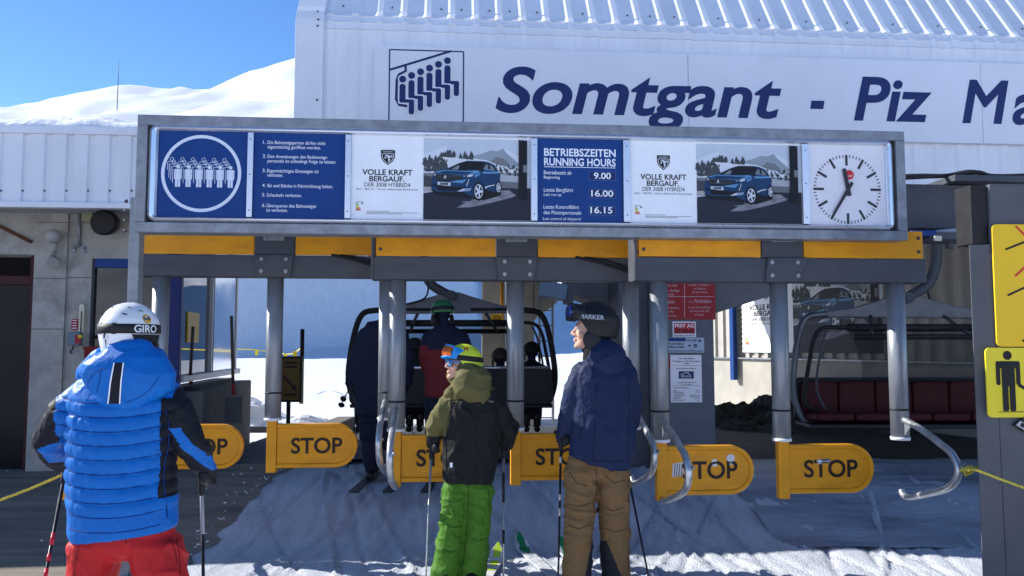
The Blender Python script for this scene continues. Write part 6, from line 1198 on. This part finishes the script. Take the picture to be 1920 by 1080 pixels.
boy, Mh, to, ar, lg, jk = person('boy in black and olive jacket, green trousers and lime helmet glancing back', Yc, P(880, 1090, Yc), (866, 681, .02), R(112), R(-6),
    [(874, 715, 24, .07, .02), (878, 726, 40, .09, .02), (882, 742, 52, .11, .01), (885, 775, 54, .125, 0), (884, 820, 53, .13, 0), (881, 860, 52, .135, 0), (879, 892, 50, .135, 0), (878, 904, 47, .125, 0)],
    [[(848, 750, .0, .070), (832, 772, -.01, .070), (818, 802, .02, .062), (814, 820, .07, .054), (812, 830, .10, .05)], [(922, 755, .0, .072), (940, 782, .02, .068), (955, 808, .05, .062), (952, 824, .10, .052), (948, 830, .12, .048)]],
    [[(856, 895, .0, .102), (852, 935, -.01, .100), (846, 1000, -.03, .092), (838, 1060, .0, .096), (836, 1083, .0, .094)], [(900, 895, .0, .102), (898, 935, .0, .098), (894, 1000, -.02, .090), (888, 1060, .0, .092), (886, 1083, .0, .092)]],
    None, None, [olive, coal], [green], boyj, None, lambda p, n: fold(p, .022, 8, 61, (1, 1, .8))+fold(p, .006, 24, 62), lambda p, n: fold(p, .034, 5.5, 71, (.8, .8, 1.3))+fold(p, .004, 20, 72), .0085,
    grips=[(gL, (pt_(809, 840, .1)-pt_(801, 1080, .02)), pt_(814, 824, .08), 1.), (gR, (pt_(943, 838, .12)-pt_(944, 1080, .05)), pt_(950, 822, .1), 1.)], bootm=blackg, hk=.96)
q = MB(); q.rings([(pt_(874, 694, -.03), .075, .07), (pt_(880, 706, -.05), .125, .095), (pt_(888, 722, -.075), .140, .085), (pt_(900, 738, -.09), .10, .055), (pt_(908, 746, -.095), .05, .03)], (1, 0, 0), 22); q.rings([(pt_(850, 705, .03), .05), (pt_(862, 722, -.01), .06), (pt_(846, 742, -.02), .05)], n=12)
finish(bake(q, .006, 4), 'hood', [olive], boy, None, lambda p, n: fold(p, .014, 10, 81))
lime = mat('lime helmet shell', (.60, .72, .04), .35, 0, .05, 8, coat=.3)
hl, pos = helmet(boy, Mh, (lime, black), .110, .138, .118, (2.15, 1.25), (1.28, 1.60, mat('strap dark', (.02, .02, .022), .7)))
q = MB(); animal = [(0, 0), (.10, 0), (.10, .22), (.26, .22), (.26, 0), (.36, 0), (.36, .40), (.42, .62), (.50, .66), (.44, .72), (.34, .70), (.28, .44), (.10, .46), (0, .36)]
q.add([pos(-1.25-.75*x, .98-.62*y, 1.012) for x, y in animal], [tuple(range(len(animal)))]); q.build('animal_emblem', plastic('rust print', (.42, .07, .02)), hl)
q = MB(); q.add([pos(l, p_, 1.01) for l, p_ in ((-2.2, 1.02), (-2.62, 1.02), (-2.62, 1.24), (-2.2, 1.24))], [(0, 1, 2, 3)]); q.build('patch', black, hl)
frb = plastic('sky blue frame', (.02, .24, .62), .3)
goggles(boy, Mh @ Matrix.Translation((0, 0, .022)) @ Matrix.Rotation(R(14), 4, 'X'), frb, lens_o, (0, .138, .022), .086, .046)
q = MB(); 
for s in (-1, 1):
    pts = [V((s*.033+.027*math.cos(a*.3927)*(1 if abs(math.cos(a*.3927)) < .8 else 1.0), .098, -.006+.021*math.sin(a*.3927))) for a in range(17)]
    q.tube([Mh @ p_ for p_ in pts], .0042, 6)
    q.tube([Mh @ V((s*.06, .096, .004)), Mh @ V((s*.079, .06, .006)), Mh @ V((s*.081, .0, .004))], .005, 6)
q.tube([Mh @ V((-.008, .1, .002)), Mh @ V((.008, .1, .002))], .004, 6); sg = q.build('sunglasses', frb, boy); q = MB()
for s in (-1, 1): q.add([Mh @ V((s*.033+.026*math.cos(a*.3927), .0995+.003*(a % 2 == 9), -.006+.020*math.sin(a*.3927))) for a in range(16)], [tuple(range(16))])
q.build('dark_lens', mat('smoke lens', (.012, .016, .03), .08, 0, .1, 5, spec=.8), sg)

pole('silver ski pole planted in front of the boy on his left side', pt_(809, 838, .10), pt_(798, 1092, .0), ('pole silver', (.45, .45, .46), .7), True, False)
pole('white and black ski pole held in the right glove of the boy', pt_(944, 836, .12), pt_(944, 1092, .05), ('pole silver', (.45, .45, .46), .7), True, False, (black, ((.2, .42), (.62, .72))))

q = MB()
for px, py in ((843, 962), (907, 968)): q.rings([(pt_(px, py-22, -.045 if px < 880 else -.03), .052, .055), (pt_(px, py+24, -.05 if px < 880 else -.035), .05, .05)], (1, 0, 0), 14)
finish(bake(q, .007, 3), 'cargo_pockets', [green], boy, None, lambda p, n: fold(p, .012, 12, 77))
q = MB(); q.box(pt_(846, 872, -.145), (.016, .006, .03)); q.build('white_tag', white, boy)
stb = mat('stitch black', (.005, .005, .005), .7); stg = mat('stitch green', (.018, .055, .006), .7)
stitch(jk, [pline([(838, 752), (870, 748), (905, 752), (930, 764)], 6), pline([(930, 764), (938, 800), (936, 895)], 8), pline([(846, 760), (838, 800), (836, 880)], 8), pline([(842, 893), (880, 898), (925, 893)], 8)], .0022, stb)
trb = [c for c in boy.children if c.name.startswith('trousers')][0]
stitch(trb, [pline([(878, 910), (877, 960), (872, 1030), (866, 1075)], 8), pline([(836, 938), (850, 942), (866, 938)], 5), pline([(836, 985), (850, 990), (864, 986)], 5), pline([(885, 1010), (900, 1014), (914, 1008)], 5), pline([(830, 1030), (845, 1036), (860, 1030)], 5), pline([(916, 920), (918, 980), (912, 1070)], 6)], .0026, stg)
q = MB(); vs_, fs_, w_ = text2d("Toy", .0, .25); bj = surf(jk); out = []
for x, y, z_ in vs_:
    h_ = bj.ray_cast(V((0, 0, CAMZ)), ray(916+10*x/w_, 754.5-6*y).normalized()); out.append((h_[0] or pt_(917, 752, -.14))-V((0, .003, 0)))
q.add(out, fs_); q.build('lettering', plastic('grey logo', (.35, .36, .33)), jk)
# skis of the waiting skiers
skg = 'skis on the snow below the waiting skiers'
def gz(p): return V((p.x, p.y, gh(p.x, p.y)))
sks = mat('snow dusted ski', (.55, .57, .60), .6, 0, .3, 30, .4, 60, dirt=(.05, .06, .06), dirt_s=9, dirt_amt=.6); sk1 = plastic('ski black base', (.02, .025, .03), .35); sk2 = plastic('ski green print', (.01, .22, .08), .35); sk3 = plastic('ski lime print', (.45, .62, .05), .35); sk4 = plastic('ski white', (.6, .6, .6), .35)
hL = G(1075, 1118); ski('black ski with emerald green tip pointing out between the boy and the tall skier', hL-V((-.15, .55, 0)), G(972, 1026), sks, sk2, skg, 0, True)
hR = G(1160, 1118); ski('black ski with emerald green tip just behind the leg of the tall skier', hR-V((-.15, .55, 0)), G(1052, 1036), sks, sk2, skg, 0, True)
hB = G(890, 1096); ski('lime and white ski with rounded tip by the boot of the boy', hB-V((0, .5, 0)), G(934, 1048), sk4, sk3, skg)
hB = G(836, 1096); ski('lime and white ski nearly hidden under the left boot of the boy', hB-V((0, .5, 0)), G(862, 1056), sk4, sk3, skg)

# ---- skiers at the loading line
Yc = 8.1; dk = cloth('midnight fabric', (.010, .014, .034), .7); dk2 = cloth('dark trouser fabric', (.009, .012, .028), .7); wine = cloth('wine red fabric', (.13, .016, .020), .7)
bod = dict(vox=.02)
n1 = person('tall skier in midnight navy at the loading line, half hidden by a gate tube', Yc, P(705, 893, Yc), (738, 580, .0), R(0), 0,
    [(726, 604, 14, .08, 0), (722, 614, 34, .11, 0), (716, 632, 45, .13, 0), (710, 670, 45, .14, 0), (708, 720, 42, .14, 0), (708, 765, 42, .15, 0), (708, 778, 38, .14, 0)],
    [[(684, 628, 0, .08), (668, 670, 0, .075), (664, 710, .05, .065), (672, 740, .2, .05)], [(752, 628, 0, .08), (764, 670, 0, .075), (762, 715, .05, .065), (752, 740, .2, .05)]],
    [[(694, 765, 0, .12), (694, 800, 0, .105), (696, 850, 0, .09), (697, 876, 0, .085)], [(728, 765, 0, .12), (734, 800, 0, .105), (740, 850, 0, .09), (744, 880, 0, .085)]],
    None, None, [dk], [dk2], None, None, lambda p, n: fold(p, .02, 6, 91), lambda p, n: fold(p, .025, 7, 92), .02, bootm=blackg, grips=[(P(674, 748, Yc+.2), (0, 0, 1), P(670, 735, Yc+.12), 1.1)], bodym=dk)
helmet(n1[0], n1[1], (mat('matt black helmet shell', (.016, .016, .018)), black), .118, .142, .125, strap=(1.3, 1.58, black))
for a, b, tx, ty, lb in ((690, 893, 686, 874, 'dark ski under the left boot of the navy skier at the loading line'), (748, 897, 762, 876, 'dark ski under the right boot of the navy skier at the loading line')):
    f = P(a, b, Yc); f.z = gh(f.x, f.y)+.01; d_ = V((.0, 1, 0)); ski(lb, f-V((0, .75, -.0)), V((f.x, f.y+.85, gh(f.x, f.y+.85)+.01)), sk1, plastic('ski grey print', (.25, .27, .3)), 'skis at the loading line')
pole('thin ski pole held low beside the navy skier at the loading line', P(672, 745, Yc+.2), P(652, 880, Yc+.3), ('pole black', (.025, .025, .03)), True, True, None, 'ski poles at the loading line')
def n2fn(p):
    zz = P(0, 655, 8.1).z
    if p.z < zz and abs(p.x-P(832, 650, 8.1).x) < .24: return 1
    if p.x < P(805, 650, 8.1).x and p.z < P(0, 648, 8.1).z: return 1
    return 0
n2 = person('skier in green helmet and navy and wine red jacket standing before the chair', Yc, P(830, 890, Yc), (829, 588, .0), R(22), R(6),
    [(832, 610, 14, .07, 0), (832, 618, 30, .10, 0), (834, 634, 42, .13, 0), (835, 670, 42, .14, 0), (834, 710, 39, .14, 0), (833, 738, 40, .145, 0), (833, 746, 36, .13, 0)],
    [[(804, 634, 0, .08), (798, 662, -.02, .075), (800, 690, .04, .065), (812, 712, .2, .05)], [(866, 634, 0, .08), (876, 665, -.02, .075), (876, 695, .05, .065), (868, 715, .2, .05)]],
    [[(817, 735, 0, .12), (815, 780, 0, .10), (812, 840, 0, .088), (812, 870, 0, .085)], [(850, 735, 0, .12), (852, 780, 0, .10), (854, 840, 0, .088), (854, 870, 0, .085)]],
    None, None, [dk, wine], [dk2], n2fn, None, lambda p, n: fold(p, .02, 6, 95), lambda p, n: fold(p, .02, 7, 96), .02, bootm=blackg, bodym=dk)
helmet(n2[0], n2[1], (mat('green helmet shell', (.02, .16, .05), .35, 0, .06, 8, coat=.3), black), .118, .142, .122, strap=(1.25, 1.58, black))
for px in (813, 855):
    f = P(px, 890, Yc); f.z = gh(f.x, f.y)+.01; ski('dark ski under the skier in the green helmet, hidden by the boy' if px < 840 else 'dark ski under the right boot of the skier in the green helmet', f-V((0, .75, 0)), V((f.x, f.y+.85, gh(f.x, f.y+.85)+.01)), sk1, plastic('ski grey print', (.25, .27, .3)), 'skis at the loading line')
# ---- riders seated on the chair
def rider(label, px, hy, wd, hat, Y=10.66):
    s = wd
    r = person(label, Y, P(px, 745, Y), (px, hy+17, .0), R(0), 0,
        [(px, hy+34, 9, .06, 0), (px, hy+40, 20*s, .09, 0), (px, hy+50, 27*s, .12, 0), (px, hy+72, 27*s, .13, 0), (px, 738, 25*s, .14, .0), (px, 745, 23*s, .12, 0)],
        [[(px-20*s, hy+50, 0, .075), (px-27*s, hy+72, .02, .066), (px-20*s, 732, .25, .05)], [(px+20*s, hy+50, 0, .075), (px+27*s, hy+72, .02, .066), (px+20*s, 732, .25, .05)]],
        [[(px-9, 740, .08, .09), (px-10, 740, .42, .085), (px-10, 762, .50, .075), (px-10, 782, .46, .07)], [(px+9, 740, .08, .09), (px+10, 740, .42, .085), (px+10, 762, .50, .075), (px+10, 782, .46, .07)]],
        None, None, [cloth('rider '+label[:9], hat[1], .75)], [dk2], None, None, lambda p, n: fold(p, .02, 7, px), None, .02, group='riders seated on the chair', bodym=dk)
    q = MB()
    for A in r[4]: f = A[-1][0]; boots_into(q, f-V((0, 0, .20)), (0, 1), .95)
    finish(bake(q, .014, 2), 'boots', blackg, r[0])
    helmet(r[0], r[1], (mat('hat '+label[:9], hat[0], .6), black), .118, .14, .122, strap=(1.3, 1.55, black) if hat[2] else None, vents=hat[2]); return r
rider('dark seated rider with long hood beside the green helmeted skier', 778, 636, 1.0, ((.02, .03, .026), (.018, .024, .022), True))
rider('brown capped seated rider right of the boy', 938, 655, .95, ((.035, .030, .028), (.055, .018, .016), False))
rider('black clad seated rider at the end of the chair', 997, 643, 1.0, ((.012, .012, .014), (.012, .013, .018), True))
rider('seated rider on the far end of the chair mostly hidden by the navy skier', 684, 645, 1.0, ((.014, .014, .016), (.014, .014, .02), True))
pole('pair of thin poles held by the hidden rider over the snow, nearer one', P(668, 700, 10.5), P(637, 766, 10.9), ('pole black', (.025, .025, .03)), False, True, None, 'poles held by the hidden rider')
pole('pair of thin poles held by the hidden rider over the snow, farther one', P(672, 705, 10.6), P(641, 752, 11.2), ('pole black', (.025, .025, .03)), False, True, None, 'poles held by the hidden rider')
for o in list(scene.objects):
    if o.type == 'MESH' and o.name.startswith('t.'): print('stray', o.name)
